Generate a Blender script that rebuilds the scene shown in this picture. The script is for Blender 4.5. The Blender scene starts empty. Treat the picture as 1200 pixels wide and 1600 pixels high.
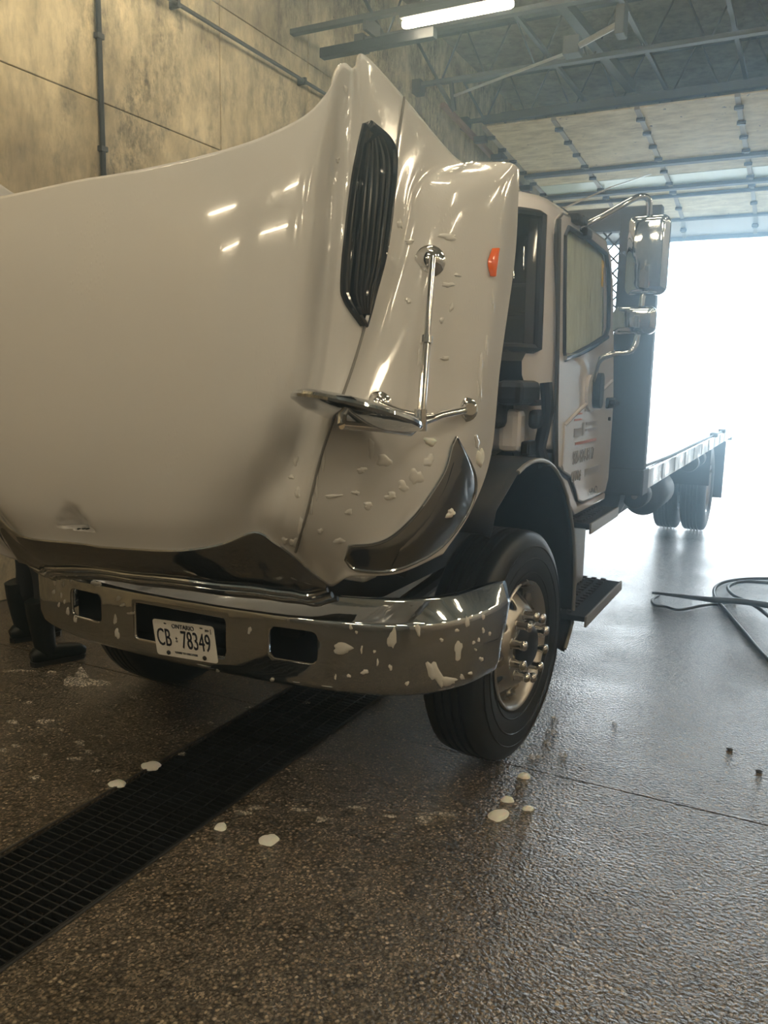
import bpy, bmesh, math, random
import numpy as np
from mathutils import Vector, Matrix
from mathutils.bvhtree import BVHTree
from mathutils.geometry import tessellate_polygon

# ------------------------------------------------------------------ camera, sky, exposure
scene = bpy.context.scene
COL = scene.collection
F = 1280.0
YAW, PITCH, ROLL, H = 0.471, 0.158, 0.0193, 1.70
_f = np.array([-math.sin(YAW)*math.cos(PITCH), math.cos(YAW)*math.cos(PITCH), -math.sin(PITCH)])
_r0 = np.array([math.cos(YAW), math.sin(YAW), 0.0]); _u0 = np.cross(_r0, _f)
_r = math.cos(ROLL)*_r0 + math.sin(ROLL)*_u0
_u = -math.sin(ROLL)*_r0 + math.cos(ROLL)*_u0
CAMP = np.array([0, 0, H])
cd = bpy.data.cameras.new('camera'); cam = bpy.data.objects.new('camera', cd); COL.objects.link(cam)
m = Matrix.Identity(4)
for i in range(3):
    m[i][0] = _r[i]; m[i][1] = _u[i]; m[i][2] = -_f[i]; m[i][3] = CAMP[i]
cam.matrix_world = m
cd.sensor_fit = 'VERTICAL'; cd.sensor_height = 36.0; cd.lens = 36.0*F/1600.0
cd.clip_start = 0.05; cd.clip_end = 500
scene.camera = cam
world = bpy.data.worlds.new('sky'); scene.world = world; world.use_nodes = True
bg = world.node_tree.nodes['Background']
bg.inputs[0].default_value = (0.62, 0.83, 1.0, 1); bg.inputs[1].default_value = 14.0
sd = bpy.data.lights.new('sun', 'SUN'); sun = bpy.data.objects.new('sun', sd); COL.objects.link(sun)
sd.energy = 9.0; sd.angle = math.radians(0.6); sd.color = (1.0, 0.95, 0.86)
sun.rotation_euler = Vector((0.25, -0.85, -0.46)).to_track_quat('-Z', 'Y').to_euler()
scene.view_settings.view_transform = 'Standard'; scene.view_settings.look = 'None'
scene.view_settings.gamma = 1.0; scene.view_settings.use_curve_mapping = False
scene.view_settings.exposure = 0.0
LAMP_POWER = 74.0
random.seed(7)

def ray(x, y): return _f + (x-600)/F*_r - (y-800)/F*_u
def PZ(x, y, z=0.0): d = ray(x, y); return CAMP + d*(z-H)/d[2]
def PX(x, y, X): d = ray(x, y); return CAMP + d*X/d[0]
def PY(x, y, Y): d = ray(x, y); return CAMP + d*Y/d[1]

# ------------------------------------------------------------------ mesh helpers
class MB:
    def __init__(s): s.v = []; s.f = []
    def add(s, vs, fs):
        n = len(s.v); s.v += [tuple(float(c) for c in p) for p in vs]; s.f += [tuple(i+n for i in q) for q in fs]; return s
    def box(s, x0, x1, y0, y1, z0, z1):
        return s.add([(x0,y0,z0),(x1,y0,z0),(x1,y1,z0),(x0,y1,z0),(x0,y0,z1),(x1,y0,z1),(x1,y1,z1),(x0,y1,z1)],
                     [(0,3,2,1),(4,5,6,7),(0,1,5,4),(1,2,6,5),(2,3,7,6),(3,0,4,7)])
    def bar(s, a, b, w, h, up=(0,0,1)):
        a = Vector(a); b = Vector(b); d = (b-a).normalized(); up = Vector(up)
        if abs(d.dot(up)) > .98: up = Vector((1,0,0))
        sx = d.cross(up).normalized()*w/2; sy = d.cross(sx).normalized()*h/2
        vs = [p+q for p in (a, b) for q in (-sx-sy, sx-sy, sx+sy, -sx+sy)]
        return s.add(vs, [(0,1,2,3),(7,6,5,4),(0,4,5,1),(1,5,6,2),(2,6,7,3),(3,7,4,0)])
    def tube(s, pts, r, n=10, closed=False, caps=True):
        pts = [Vector(p) for p in pts]; N = len(pts); rs = r if isinstance(r, (list, tuple)) else [r]*N
        vs = []; nrm = None
        for i, p in enumerate(pts):
            a = pts[i-1] if (i > 0 or closed) else p; b = pts[(i+1) % N] if (i < N-1 or closed) else p
            t = (b-a).normalized()
            if nrm is None:
                nrm = t.orthogonal().normalized()
            nrm = (nrm - t*nrm.dot(t)).normalized(); bi = t.cross(nrm)
            for k in range(n):
                q = 2*math.pi*k/n; vs.append(p + (nrm*math.cos(q)+bi*math.sin(q))*rs[i])
        fs = []
        for i in range(N if closed else N-1):
            j = (i+1) % N
            for k in range(n): fs.append((i*n+k, i*n+(k+1) % n, j*n+(k+1) % n, j*n+k))
        if caps and not closed:
            fs.append(tuple(range(n-1, -1, -1))); fs.append(tuple((N-1)*n+k for k in range(n)))
        return s.add(vs, fs)
    def lathe(s, prof, o, axis, n=32, ref=None, caps=False):
        o = Vector(o); ax = Vector(axis).normalized(); e1 = (Vector(ref) if ref else ax.orthogonal()).normalized(); e2 = ax.cross(e1)
        vs = []
        for (w, r) in prof:
            for k in range(n):
                q = 2*math.pi*k/n; vs.append(o + ax*w + (e1*math.cos(q)+e2*math.sin(q))*r)
        fs = []
        for i in range(len(prof)-1):
            for k in range(n): fs.append((i*n+k, i*n+(k+1) % n, (i+1)*n+(k+1) % n, (i+1)*n+k))
        if caps:
            fs.append(tuple(range(n-1, -1, -1))); fs.append(tuple((len(prof)-1)*n+k for k in range(n)))
        return s.add(vs, fs)
    def grid(s, P, skip=None):
        R = len(P); C = len(P[0])
        return s.add([p for row in P for p in row], [(i*C+j, i*C+j+1, (i+1)*C+j+1, (i+1)*C+j) for i in range(R-1) for j in range(C-1) if not (skip and skip(i, j))])
    def prism(s, poly, fn, t0, t1, holes=()):
        """poly of (a,b); fn(a,b,t) -> 3D; extruded between t0 and t1, holes cut right through"""
        loops = [list(poly)] + [list(h) for h in holes]
        flat = [p for l in loops for p in l]
        tris = tessellate_polygon([[Vector((p[0], p[1], 0)) for p in l] for l in loops])
        n = len(flat)
        vs = [fn(a, b, t0) for a, b in flat] + [fn(a, b, t1) for a, b in flat]
        fs = [tuple(t) for t in tris] + [(t[2]+n, t[1]+n, t[0]+n) for t in tris]
        k = 0
        for l in loops:
            L = len(l)
            for i in range(L): j = (i+1) % L; fs.append((k+i, k+j, k+j+n, k+i+n))
            k += L
        return s.add(vs, fs)
    def mirror(s, xc, only=False):
        vs = [(2*xc-x, y, z) for x, y, z in s.v]; fs = [tuple(reversed(q)) for q in s.f]
        if only: s.v = []; s.f = []
        return s.add(vs, fs)

def setp(o, parent):
    if parent is not None:
        o.parent = parent
        if parent.type == 'EMPTY': o.matrix_parent_inverse = Matrix.Translation(-Vector(parent.location))
        elif parent.get('rootloc') is None: pass
    return o

def mesh_from(mb, weld=True, bevel=0.0, seg=2, smooth=False, ang=None):
    bm = bmesh.new()
    vs = [bm.verts.new(p) for p in mb.v]
    for q in mb.f:
        try: bm.faces.new([vs[i] for i in q])
        except ValueError: pass
    if weld: bmesh.ops.remove_doubles(bm, verts=bm.verts, dist=1e-5)
    bmesh.ops.recalc_face_normals(bm, faces=bm.faces)
    if bevel > 0:
        es = [e for e in bm.edges if len(e.link_faces) == 2 and e.calc_face_angle(0) > .6]
        bmesh.ops.bevel(bm, geom=es, offset=bevel, segments=seg, profile=.5, affect='EDGES', clamp_overlap=True)
    if smooth:
        for q in bm.faces: q.smooth = True
        for e in bm.edges:
            if len(e.link_faces) == 2 and e.calc_face_angle(0) > (ang or .7): e.smooth = False
    me = bpy.data.meshes.new('m'); bm.to_mesh(me); bm.free(); return me

def obj(name, mb, mat, parent=None, **kw):
    me = mb if isinstance(mb, bpy.types.Mesh) else mesh_from(mb, **kw)
    me.name = name
    o = bpy.data.objects.new(name, me); COL.objects.link(o)
    if mat is not None and not me.materials: me.materials.append(mat)
    return setp(o, parent)

def tag(o, label, cat, group=None):
    o['label'] = label; o['category'] = cat
    if group: o['group'] = group
    return o
def empty(name, loc, label, cat, group=None):
    o = bpy.data.objects.new(name, None); COL.objects.link(o); o.location = loc; o.empty_display_size = .1
    return tag(o, label, cat, group)
def struct(o): o['kind'] = 'structure'; return o

def solid(o, th, off=-1):
    md = o.modifiers.new('s', 'SOLIDIFY'); md.thickness = th; md.offset = off; return o
def bake(o):
    dg = bpy.context.evaluated_depsgraph_get(); dg.update()
    me = bpy.data.meshes.new_from_object(o.evaluated_get(dg)); old = o.data; o.modifiers.clear(); o.data = me; me.name = old.name; return o

def crom(P, n):
    """catmull-rom through points (Nx3 array), n steps for each span"""
    P = np.asarray(P, float); N = len(P); out = []
    for i in range(N-1):
        p0 = P[i-1] if i > 0 else 2*P[0]-P[1]; p1 = P[i]; p2 = P[i+1]; p3 = P[i+2] if i+2 < N else 2*P[-1]-P[-2]
        for k in range(n):
            t = k/n
            out.append(.5*((2*p1)+(-p0+p2)*t+(2*p0-5*p1+4*p2-p3)*t*t+(-p0+3*p1-3*p2+p3)*t**3))
    out.append(P[-1]); return np.array(out)

def rrect(x0, x1, y0, y1, r, n=5):
    out = []
    for cx, cy, a in ((x1-r, y1-r, 0), (x0+r, y1-r, 90), (x0+r, y0+r, 180), (x1-r, y0+r, 270)):
        for k in range(n+1):
            q = math.radians(a+90*k/n); out.append((cx+r*math.cos(q), cy+r*math.sin(q)))
    return out

def text_mesh(s, size, depth, mat_cols, loc, sx=1.0, align='CENTER'):
    c = bpy.data.curves.new('t', 'FONT'); c.body = s; c.size = size; c.extrude = depth; c.align_x = align; c.align_y = 'CENTER'; c.resolution_u = 3
    o = bpy.data.objects.new('t', c); COL.objects.link(o)
    dg = bpy.context.evaluated_depsgraph_get(); dg.update()
    me = bpy.data.meshes.new_from_object(o.evaluated_get(dg))
    bpy.data.objects.remove(o); bpy.data.curves.remove(c)
    M = Matrix([list(mat_cols[0])+[0], list(mat_cols[1])+[0], list(mat_cols[2])+[0], [0, 0, 0, 1]]).transposed()
    me.transform(Matrix.Translation(Vector(loc)) @ M @ Matrix.Diagonal((sx, 1, 1, 1)))
    return me

# ------------------------------------------------------------------ materials
def mat(name, col, rough=.5, metal=0.0, spec=.5, **kw):
    m = bpy.data.materials.new(name); m.use_nodes = True; b = m.node_tree.nodes['Principled BSDF']
    b.inputs['Base Color'].default_value = (*col, 1); b.inputs['Roughness'].default_value = rough; b.inputs['Metallic'].default_value = metal
    b.inputs['Specular IOR Level'].default_value = spec
    for k, v in kw.items():
        b.inputs[k.replace('_', ' ')].default_value = v
    return m
def N(m, typ, **kw):
    n = m.node_tree.nodes.new(typ)
    for k, v in kw.items(): setattr(n, k, v)
    return n
def L(m, a, b): m.node_tree.links.new(a, b)
def coords(m, scale=(1, 1, 1)):
    g = N(m, 'ShaderNodeNewGeometry'); mp = N(m, 'ShaderNodeMapping'); mp.inputs['Scale'].default_value = scale
    L(m, g.outputs['Position'], mp.inputs['Vector']); return mp.outputs[0]
def noise(m, vec, scale, detail=4, rough=.55, dist=0.0):
    n = N(m, 'ShaderNodeTexNoise'); n.inputs['Scale'].default_value = scale; n.inputs['Detail'].default_value = detail
    n.inputs['Roughness'].default_value = rough; n.inputs['Distortion'].default_value = dist; L(m, vec, n.inputs['Vector']); return n.outputs['Fac']
def ramp(m, fac, stops):
    r = N(m, 'ShaderNodeValToRGB'); L(m, fac, r.inputs[0]); e = r.color_ramp.elements
    while len(e) < len(stops): e.new(.5)
    for i, (p, c) in enumerate(stops):
        e[i].position = p; e[i].color = (*c, 1) if len(c) == 3 else c
    return r.outputs[0]
def g3(v): return (v, v, v)
def mix(m, fac, a, b, mode='MIX'):
    n = N(m, 'ShaderNodeMix', data_type='RGBA', blend_type=mode)
    if isinstance(fac, float): n.inputs[0].default_value = fac
    else: L(m, fac, n.inputs[0])
    for s, i in ((a, 6), (b, 7)):
        if isinstance(s, tuple): n.inputs[i].default_value = (*s, 1)
        else: L(m, s, n.inputs[i])
    return n.outputs[2]
def bump(m, h, strength, dist, normal=None):
    n = N(m, 'ShaderNodeBump'); n.inputs['Strength'].default_value = strength; n.inputs['Distance'].default_value = dist
    L(m, h, n.inputs['Height'])
    if normal: L(m, normal, n.inputs['Normal'])
    return n.outputs[0]
def bs(m): return m.node_tree.nodes['Principled BSDF'].inputs

def concrete(name, c0, c1, c2, stain=.55, vertical=True, rough=.85):
    m = mat(name, c1, rough); v = coords(m)
    a = noise(m, v, 1.1, 6, .62); b = noise(m, coords(m, (1, 1, .35) if vertical else (1, 1, 1)), 7, 6, .7)
    col = ramp(m, a, [(.3, c0), (.5, c1), (.72, c2)])
    col = mix(m, .8, col, ramp(m, b, [(.25, g3(.35)), (.52, g3(.95)), (.75, g3(1.25))]), 'MULTIPLY')
    st = noise(m, coords(m, (1, .8, .5)), .75, 8, .75, .6)
    stm = ramp(m, st, [(stain-.02, g3(0)), (stain+.14, g3(1))])
    st2 = noise(m, coords(m, (1, 1, .6)), 15, 9, .8); stm2 = ramp(m, st2, [(.40, g3(0)), (.62, g3(.85))])
    mm = mix(m, 1.0, stm, stm2, 'MULTIPLY')
    col = mix(m, mm, col, (.035, .03, .022))
    vo = N(m, 'ShaderNodeTexVoronoi'); vo.inputs['Scale'].default_value = 3.2; L(m, v, vo.inputs['Vector'])
    pit = ramp(m, vo.outputs['Distance'], [(.025, g3(0)), (.05, g3(1))])
    col = mix(m, 1.0, col, mix(m, .75, (1, 1, 1), pit), 'MULTIPLY')
    L(m, col, bs(m)['Base Color']); L(m, bump(m, b, .35, .01), bs(m)['Normal'])
    return m

M_WALL = concrete('wall_concrete', (.27, .22, .14), (.47, .395, .25), (.68, .58, .38), .46)
M_DECK = concrete('deck_concrete', (.15, .135, .105), (.22, .195, .15), (.30, .27, .21), .55, False)
M_WALL2 = concrete('wall_plain', (.10, .095, .085), (.15, .14, .125), (.20, .19, .17), .62)

def floor_mat():
    m = mat('wet_aggregate', (.06, .05, .04), .25); v = coords(m)
    vo = N(m, 'ShaderNodeTexVoronoi'); vo.inputs['Scale'].default_value = 85; L(m, v, vo.inputs['Vector'])
    sep = N(m, 'ShaderNodeSeparateColor'); L(m, vo.outputs['Color'], sep.inputs[0])
    peb = ramp(m, sep.outputs[0], [(.0, (0.039, 0.031, 0.021)), (.45, (0.075, 0.059, 0.037)), (.75, (0.126, 0.1, 0.063)), (.93, (0.199, 0.166, 0.109)), (1., (0.323, 0.275, 0.19))])
    edge = ramp(m, vo.outputs['Distance'], [(.30, g3(1)), (.62, g3(.3))])
    col = mix(m, 1.0, peb, edge, 'MULTIPLY')
    vo2 = N(m, 'ShaderNodeTexVoronoi'); vo2.inputs['Scale'].default_value = 150; L(m, v, vo2.inputs['Vector'])
    s2 = N(m, 'ShaderNodeSeparateColor'); L(m, vo2.outputs['Color'], s2.inputs[0])
    fine = ramp(m, s2.outputs[1], [(.0, (.02, .016, .011)), (.7, (.06, .048, .032)), (1., (.22, .185, .125))])
    col = mix(m, ramp(m, noise(m, v, 9, 3), [(.45, g3(0)), (.6, g3(1))]), col, fine)
    big = noise(m, v, .9, 5); col = mix(m, 1.0, col, ramp(m, big, [(.3, g3(.8)), (.7, g3(1.0))]), 'MULTIPLY')
    col = mix(m, 1.0, col, (1.75, 1.75, 1.85), 'MULTIPLY')
    L(m, col, bs(m)['Base Color'])
    wet = noise(m, v, 1.6, 4)
    L(m, ramp(m, wet, [(.35, g3(.10)), (.65, g3(.24))]), bs(m)['Roughness'])
    h = noise(m, v, 75, 3, .5); n1 = bump(m, h, 1.0, .013)
    h2 = noise(m, coords(m, (1, 1, 1)), 5, 3); n2 = bump(m, h2, .12, .05, n1)
    L(m, n2, bs(m)['Normal'])
    bs(m)['Coat Weight'].default_value = .35; bs(m)['Coat Roughness'].default_value = .12; L(m, n2, bs(m)['Coat Normal'])
    return m
M_FLOOR = floor_mat()
M_PIT = mat('pit_dark', (.012, .013, .014), .6)
M_YARD = concrete('yard_concrete', (.24, .23, .21), (.30, .29, .27), (.36, .35, .33), .8, False)

def paint(name, col, rough=.12, wet=.5):
    m = mat(name, col, rough); v = coords(m, (1, 1, .22))
    d = noise(m, v, 38, 3, .6); d2 = noise(m, coords(m), 60, 2)
    vo = N(m, 'ShaderNodeTexVoronoi'); vo.inputs['Scale'].default_value = 70; L(m, coords(m, (1, 1, .5)), vo.inputs['Vector'])
    dr = ramp(m, vo.outputs['Distance'], [(.0, g3(1)), (.32, g3(0))])
    sel = ramp(m, noise(m, coords(m, (1, 1, .4)), 4, 3), [(.5, g3(0)), (.62, g3(1))])
    hh = mix(m, 1.0, dr, sel, 'MULTIPLY')
    n = bump(m, hh, .35*wet, .004); n = bump(m, ramp(m, d, [(.55, g3(0)), (.75, g3(1))]), .12*wet, .003, n)
    L(m, n, bs(m)['Normal']); bs(m)['Coat Weight'].default_value = .6; bs(m)['Coat Roughness'].default_value = .03
    return m
M_WHITE = paint('white_paint', (.62, .61, .60))
M_CABW = paint('cab_white', (.62, .60, .61), .2)
M_STRIPE = mat('seam_dark', (.05, .05, .05), .4)
def chrome_mat(name, col, rough):
    m = mat(name, col, rough, 1.0); n = noise(m, coords(m), 6, 3)
    L(m, ramp(m, n, [(.3, g3(rough*.6)), (.7, g3(rough*1.8))]), bs(m)['Roughness'])
    L(m, bump(m, noise(m, coords(m, (1, 1, .5)), 30, 2), .03, .01), bs(m)['Normal']); return m
M_CHROME = chrome_mat('chrome', (.55, .58, .62), .05)
M_CHROME2 = chrome_mat('chrome_bright', (.78, .77, .75), .06)
M_ALU = chrome_mat('aluminium', (.55, .53, .50), .28)
M_GUN = chrome_mat('grille_chrome', (.27, .27, .27), .07)
M_HLAMP = chrome_mat('headlamp_lens', (.24, .24, .23), .10)
M_BLACK = mat('black_plastic', (.010, .011, .014), .5, 0, .3)
M_GLOSSBLACK = mat('gloss_black', (.004, .005, .010), .10, 0, .7)
M_RUBBER = mat('rubber', (.010, .011, .012), .42)
M_DARKSTEEL = mat('dark_steel', (.035, .036, .038), .5, .3)
M_STEEL = mat('ceiling_steel', (.05, .05, .05), .65)
M_GALV = mat('galvanised', (.36, .34, .30), .4, .7)
M_RUST = mat('rusty_track', (.22, .12, .07), .7)
M_AMBER = mat('amber_lens', (.95, .16, .01), .15, Coat_Weight=.5)
M_FOAM = mat('foam', (.80, .79, .74), .7, Subsurface_Weight=.25)
M_DRIP = paint('soap_film', (.68, .67, .65), .10, .3)
def thin_foam():
    m = mat('thin_foam', (.62, .60, .54), .6); nt = m.node_tree; out = nt.nodes['Material Output']; src = out.inputs[0].links[0].from_socket
    t = N(m, 'ShaderNodeBsdfTransparent'); x = N(m, 'ShaderNodeMixShader')
    vo = N(m, 'ShaderNodeTexVoronoi'); vo.inputs['Scale'].default_value = 90; L(m, coords(m), vo.inputs['Vector'])
    n = mix(m, .5, vo.outputs['Distance'], noise(m, coords(m), 45, 4))
    L(m, ramp(m, n, [(.30, g3(.85)), (.55, g3(.25))]), x.inputs[0]); L(m, t.outputs[0], x.inputs[1]); L(m, src, x.inputs[2]); L(m, x.outputs[0], out.inputs[0]); return m
M_THIN = thin_foam()
M_BFOAM = mat('bumper_foam', (.60, .59, .55), .6)
M_PLATE = mat('plate_white', (.88, .87, .84), .3)
M_INK = mat('plate_ink', (.008, .012, .03), .35)
M_GREYINK = mat('decal_grey', (.30, .30, .32), .4)
M_REDINK = mat('decal_red', (.5, .22, .18), .4)
M_BOOT = mat('boot_rubber', (.006, .009, .009), .35, 0, .3)
M_CLOTH = mat('dark_cloth', (.012, .016, .022), .8)
M_SKIN = mat('skin', (.5, .33, .25), .55)
M_YELLOW = mat('yellow_tag', (.75, .5, .03), .5)
M_SEAT = mat('seat_fabric', (.03, .032, .036), .8)
M_DECKWOOD = mat('deck_board', (.42, .41, .38), .22, .6)
def glass(name, tint, rough=.02):
    m = bpy.data.materials.new(name); m.use_nodes = True; nt = m.node_tree
    for n in list(nt.nodes):
        if n.type == 'BSDF_PRINCIPLED': nt.nodes.remove(n)
    out = nt.nodes['Material Output']
    tr = N(m, 'ShaderNodeBsdfTransparent'); tr.inputs[0].default_value = (*tint, 1)
    gl = N(m, 'ShaderNodeBsdfGlossy'); gl.inputs['Roughness'].default_value = rough; gl.inputs[0].default_value = (.9, .95, .95, 1)
    fr = N(m, 'ShaderNodeFresnel'); fr.inputs[0].default_value = 1.55
    vo = N(m, 'ShaderNodeTexVoronoi'); vo.inputs['Scale'].default_value = 45; L(m, coords(m, (1, 1, .3)), vo.inputs['Vector'])
    b = bump(m, ramp(m, vo.outputs['Distance'], [(.0, g3(1)), (.3, g3(0))]), .08, .003); L(m, b, gl.inputs['Normal'])
    mx = N(m, 'ShaderNodeMixShader'); L(m, fr.outputs[0], mx.inputs[0]); L(m, tr.outputs[0], mx.inputs[1]); L(m, gl.outputs[0], mx.inputs[2])
    L(m, mx.outputs[0], out.inputs[0]); return m
M_GLASS = glass('door_glass', (.62, .72, .64))
def film(m, col, fac):
    nt = m.node_tree; out = nt.nodes['Material Output']; src = out.inputs[0].links[0].from_socket
    d = N(m, 'ShaderNodeBsdfDiffuse'); d.inputs[0].default_value = (*col, 1); t = N(m, 'ShaderNodeBsdfTranslucent'); t.inputs[0].default_value = (*col, 1)
    a = N(m, 'ShaderNodeMixShader'); a.inputs[0].default_value = .5; L(m, d.outputs[0], a.inputs[1]); L(m, t.outputs[0], a.inputs[2])
    b = N(m, 'ShaderNodeMixShader'); n = noise(m, coords(m, (1, 1, .25)), 14, 5, .7)
    L(m, ramp(m, n, [(.3, g3(fac*.75)), (.6, g3(fac)), (.75, g3(fac*.35))]), b.inputs[0]); L(m, src, b.inputs[1]); L(m, a.outputs[0], b.inputs[2]); L(m, b.outputs[0], out.inputs[0])
film(M_GLASS, (.80, .85, .74), .92)
M_WSHIELD = glass('windshield_glass', (.35, .40, .40))
M_PANE = mat('frosted_pane', (.50, .55, .45), .35)
def slat_mat():
    m = mat('door_panel_paint', (.55, .47, .32), .6); n = noise(m, coords(m, (1, 3, 3)), 3, 6, .7)
    c = ramp(m, n, [(.3, (.36, .28, .14)), (.55, (.62, .52, .31)), (.75, (.74, .65, .44))])
    sp = noise(m, coords(m), 11, 3); c = mix(m, ramp(m, sp, [(.70, g3(0)), (.74, g3(1))]), c, (.05, .045, .04))
    L(m, c, bs(m)['Base Color']); return m
M_SLAT = slat_mat()
def emit(name, col, s):
    m = bpy.data.materials.new(name); m.use_nodes = True; b = m.node_tree.nodes['Principled BSDF']
    b.inputs['Base Color'].default_value = (*col, 1); b.inputs['Emission Color'].default_value = (*col, 1); b.inputs['Emission Strength'].default_value = s; return m
M_TUBE = emit('lamp_tube', (1.0, .88, .62), LAMP_POWER)

# ------------------------------------------------------------------ the hall
WX, RX, Y0, Y1, ZC = -5.3, 7.0, -7.0, 18.0, 6.75
DX0, DX1, DZ = -4.75, 1.25, 4.64
JY = 3.37                                                  # floor joint
TX0, TX1, TY0, TY1 = -2.43, -1.93, 0.0, 8.0                # drain trench
# floor: slabs with a recessed joint between them, round the trench
fl = struct(obj('floor', MB().box(WX-.3, RX+.3, Y0-.3, Y1+.3, -.5, -.42), M_PIT))
def slab(x0, x1, y0, y1):
    obj('slab', MB().box(x0, x1, y0, y1, -.42, 0), M_FLOOR, fl)
g = .005
ys = [Y0, -3.0, JY, 9.7, Y1]
for i in range(4):
    a, b = ys[i]+g, ys[i+1]-g
    slab(-1.93, 2.2-g, a, b); slab(2.2+g, RX, a, b); slab(WX, -2.43, a, b)
slab(TX0, TX1, Y0, TY0); slab(TX0, TX1, TY1, Y1)
# drain grates lying in the trench
def make_grate(y0, y1):
    gr = empty('drain_grate', ((TX0+TX1)/2, (y0+y1)/2, 0), '', 'drain grate', 'grates in the floor drain')
    xs = [TX0+.012+(TX1-TX0-.024)*k/6 for k in range(7)]
    for x in xs:
        obj('bearing_bar', MB().box(x-.0035, x+.0035, y0+.004, y1-.004, -.045, -.004), M_GRATE, gr)
    n = int(round((y1-y0)/.033))
    for k in range(n+1):
        y = y0+.006+(y1-y0-.012)*k/n
        obj('cross_bar', MB().box(xs[0], xs[-1], y-.003, y+.003, -.024, -.0055), M_GRATE, gr)
    return gr
M_GRATE = mat('grate_black', (.02, .022, .024), .38, .4)
gy = [.4, 1.4, 2.55, 3.68, 4.8]
gl_ = ['black drain grate section beside the white foam blobs', 'black drain grate section lying just ahead of the licence plate', 'black drain grate section under the chrome bumper', 'black drain grate section under the front axle']
for i in range(4):
    gr = make_grate(gy[i], gy[i+1]); gr['label'] = gl_[i]
for x in (TX0-.012, TX1+.001): obj('drain_edge', MB().box(x, x+.011, TY0, TY1, -.05, .003), M_DARKSTEEL, fl)

# left wall of cast panels with recessed joints
wl = struct(obj('wall_left', MB().box(WX-.35, WX-.03, Y0-.3, Y1+.3, -.4, ZC+.3), M_PIT))
pz = [0.0, 1.27, 2.58, 3.89, 5.20, ZC]; PW = 1.565; g = .0045
k0 = int((Y0-5.2)//PW)
for r in range(5):
    me = mesh_from(MB().box(-.03, 0, .009, PW-.009, pz[r]+g, pz[r+1]-g), bevel=.004, seg=1)
    me.materials.append(M_WALL)
    k = k0
    while 5.2+k*PW < Y1:
        o = obj('wall_panel', me, None, wl); o.location = (WX, 5.2+k*PW, 0); k += 1
# conduits on that wall
def pipe(name, pts, r, material, label, cat, clips=()):
    root = empty(name, pts[0], label, cat); obj('tube', MB().tube(pts, r, 10), material, root, smooth=True)
    for c in clips: obj('clip', MB().box(*c), M_DARKSTEEL, root)
    return root
cz = 4.93
pipe('conduit', [(WX+.085, -6.5, cz), (WX+.085, 12.6, cz)], .019, M_STEEL, 'thin grey conduit running level along the stained concrete wall', 'conduit',
     [(WX+.004, WX+.11, y, y+.03, cz-.035, cz+.035) for y in (-3, 0, 3, 6.05, 8.1, 10.1)])
pipe('cable_pipe', [(WX+.028, 5.2, .9), (WX+.028, 5.2, 6.7)], .021, M_BLACK, 'black cable pipe running straight down the stained concrete wall', 'pipe',
     [(WX+.004, WX+.05, 5.165, 5.235, z, z+.04) for z in (2.2, 3.5, 4.35, 5.6)])
# other walls, ceiling, end wall with two doorways
M_WALL3 = concrete('wall_bounce', (.50, .46, .38), (.58, .54, .45), (.64, .60, .52), .66)  # unseen right wall kept pale to bounce light onto the truck
struct(obj('wall_right', MB().box(RX, RX+.3, Y0-.3, Y1+.3, -.4, ZC+.3), M_WALL3))
struct(obj('wall_back', MB().box(WX-.3, RX+.3, Y0-.3, Y0, -.4, ZC+.3), M_WALL2))
D2 = (2.6, 6.4)
struct(obj('wall_end', MB().box(WX-.3, DX0, Y1, Y1+.35, -.4, ZC+.3).box(DX1, D2[0], Y1, Y1+.35, -.4, ZC+.3).box(D2[1], RX+.3, Y1, Y1+.35, -.4, ZC+.3)
           .box(DX0, DX1, Y1, Y1+.35, DZ+.35, ZC+.3).box(D2[0], D2[1], Y1, Y1+.35, -.4, ZC+.3), M_WALL2))
struct(obj('ceiling', MB().box(WX-.3, RX+.3, Y0-.3, Y1+.3, ZC, ZC+.3), M_DECK))
struct(obj('yard_ground', MB().box(-40, 40, Y1+.35, 90, -.3, -.02), M_YARD))
# open-web joists
def joist(y, big, label):
    j = empty('roof_joist', (WX, y, 5.8), label, 'roof joist', 'open web joists under the roof')
    zb, zt = 5.80, 6.42; hb = .11 if big else .055
    a, b = WX+.35, RX-.1
    obj('bottom_chord', MB().box(a, b, y-.05, y+.05, zb-hb/2, zb+hb/2), M_STEEL, j, bevel=.004, seg=1)
    obj('top_chord', MB().box(WX, b, y-.05, y+.05, zt-.03, zt+.03), M_STEEL, j, bevel=.004, seg=1)
    obj('end_web', MB().bar((a+.02, y, zb), (WX, y, zt), .035, .035), M_STEEL, j)
    n = 17; st = (b-a)/n
    for k in range(n):
        x = a+k*st
        obj('web', MB().tube([(x+.05, y, zb), (x+.5*st, y, zt)], .013, 6), M_STEEL, j)
        obj('web', MB().tube([(x+.5*st+.06, y, zt), (x+st, y, zb)], .013, 6), M_STEEL, j)
    obj('bearing_seat', MB().box(WX, WX+.12, y-.09, y+.09, 5.68, 5.86).box(WX+.1, a+.1, y-.04, y+.04, 5.78, 5.83), M_STEEL, j)
jl = {9.45: 'open web steel joist just behind the lit tube lamp', 11.1: 'open web steel joist between lit lamp and open sectional door', 12.9: 'heavy open web steel joist in front of the sectional door panels'}
for y in (-5.4, -3.75, -2.1, -.45, 1.2, 2.85, 4.5, 6.15, 7.8, 9.45, 11.1, 12.9, 14.7, 16.5):
    joist(y, y > 12 and y < 13, jl.get(y, 'open web steel joist hidden above the front of the truck'))
for z, x in ((6.30, -2.85), ):
    o = obj('diagonal_brace', MB().bar((-2.85, 9.6, 5.93), (-2.65, 12.78, 5.93), .12, .12), M_STEEL); tag(o, 'thick dark steel brace slanting across under the roof joists', 'brace')
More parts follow.
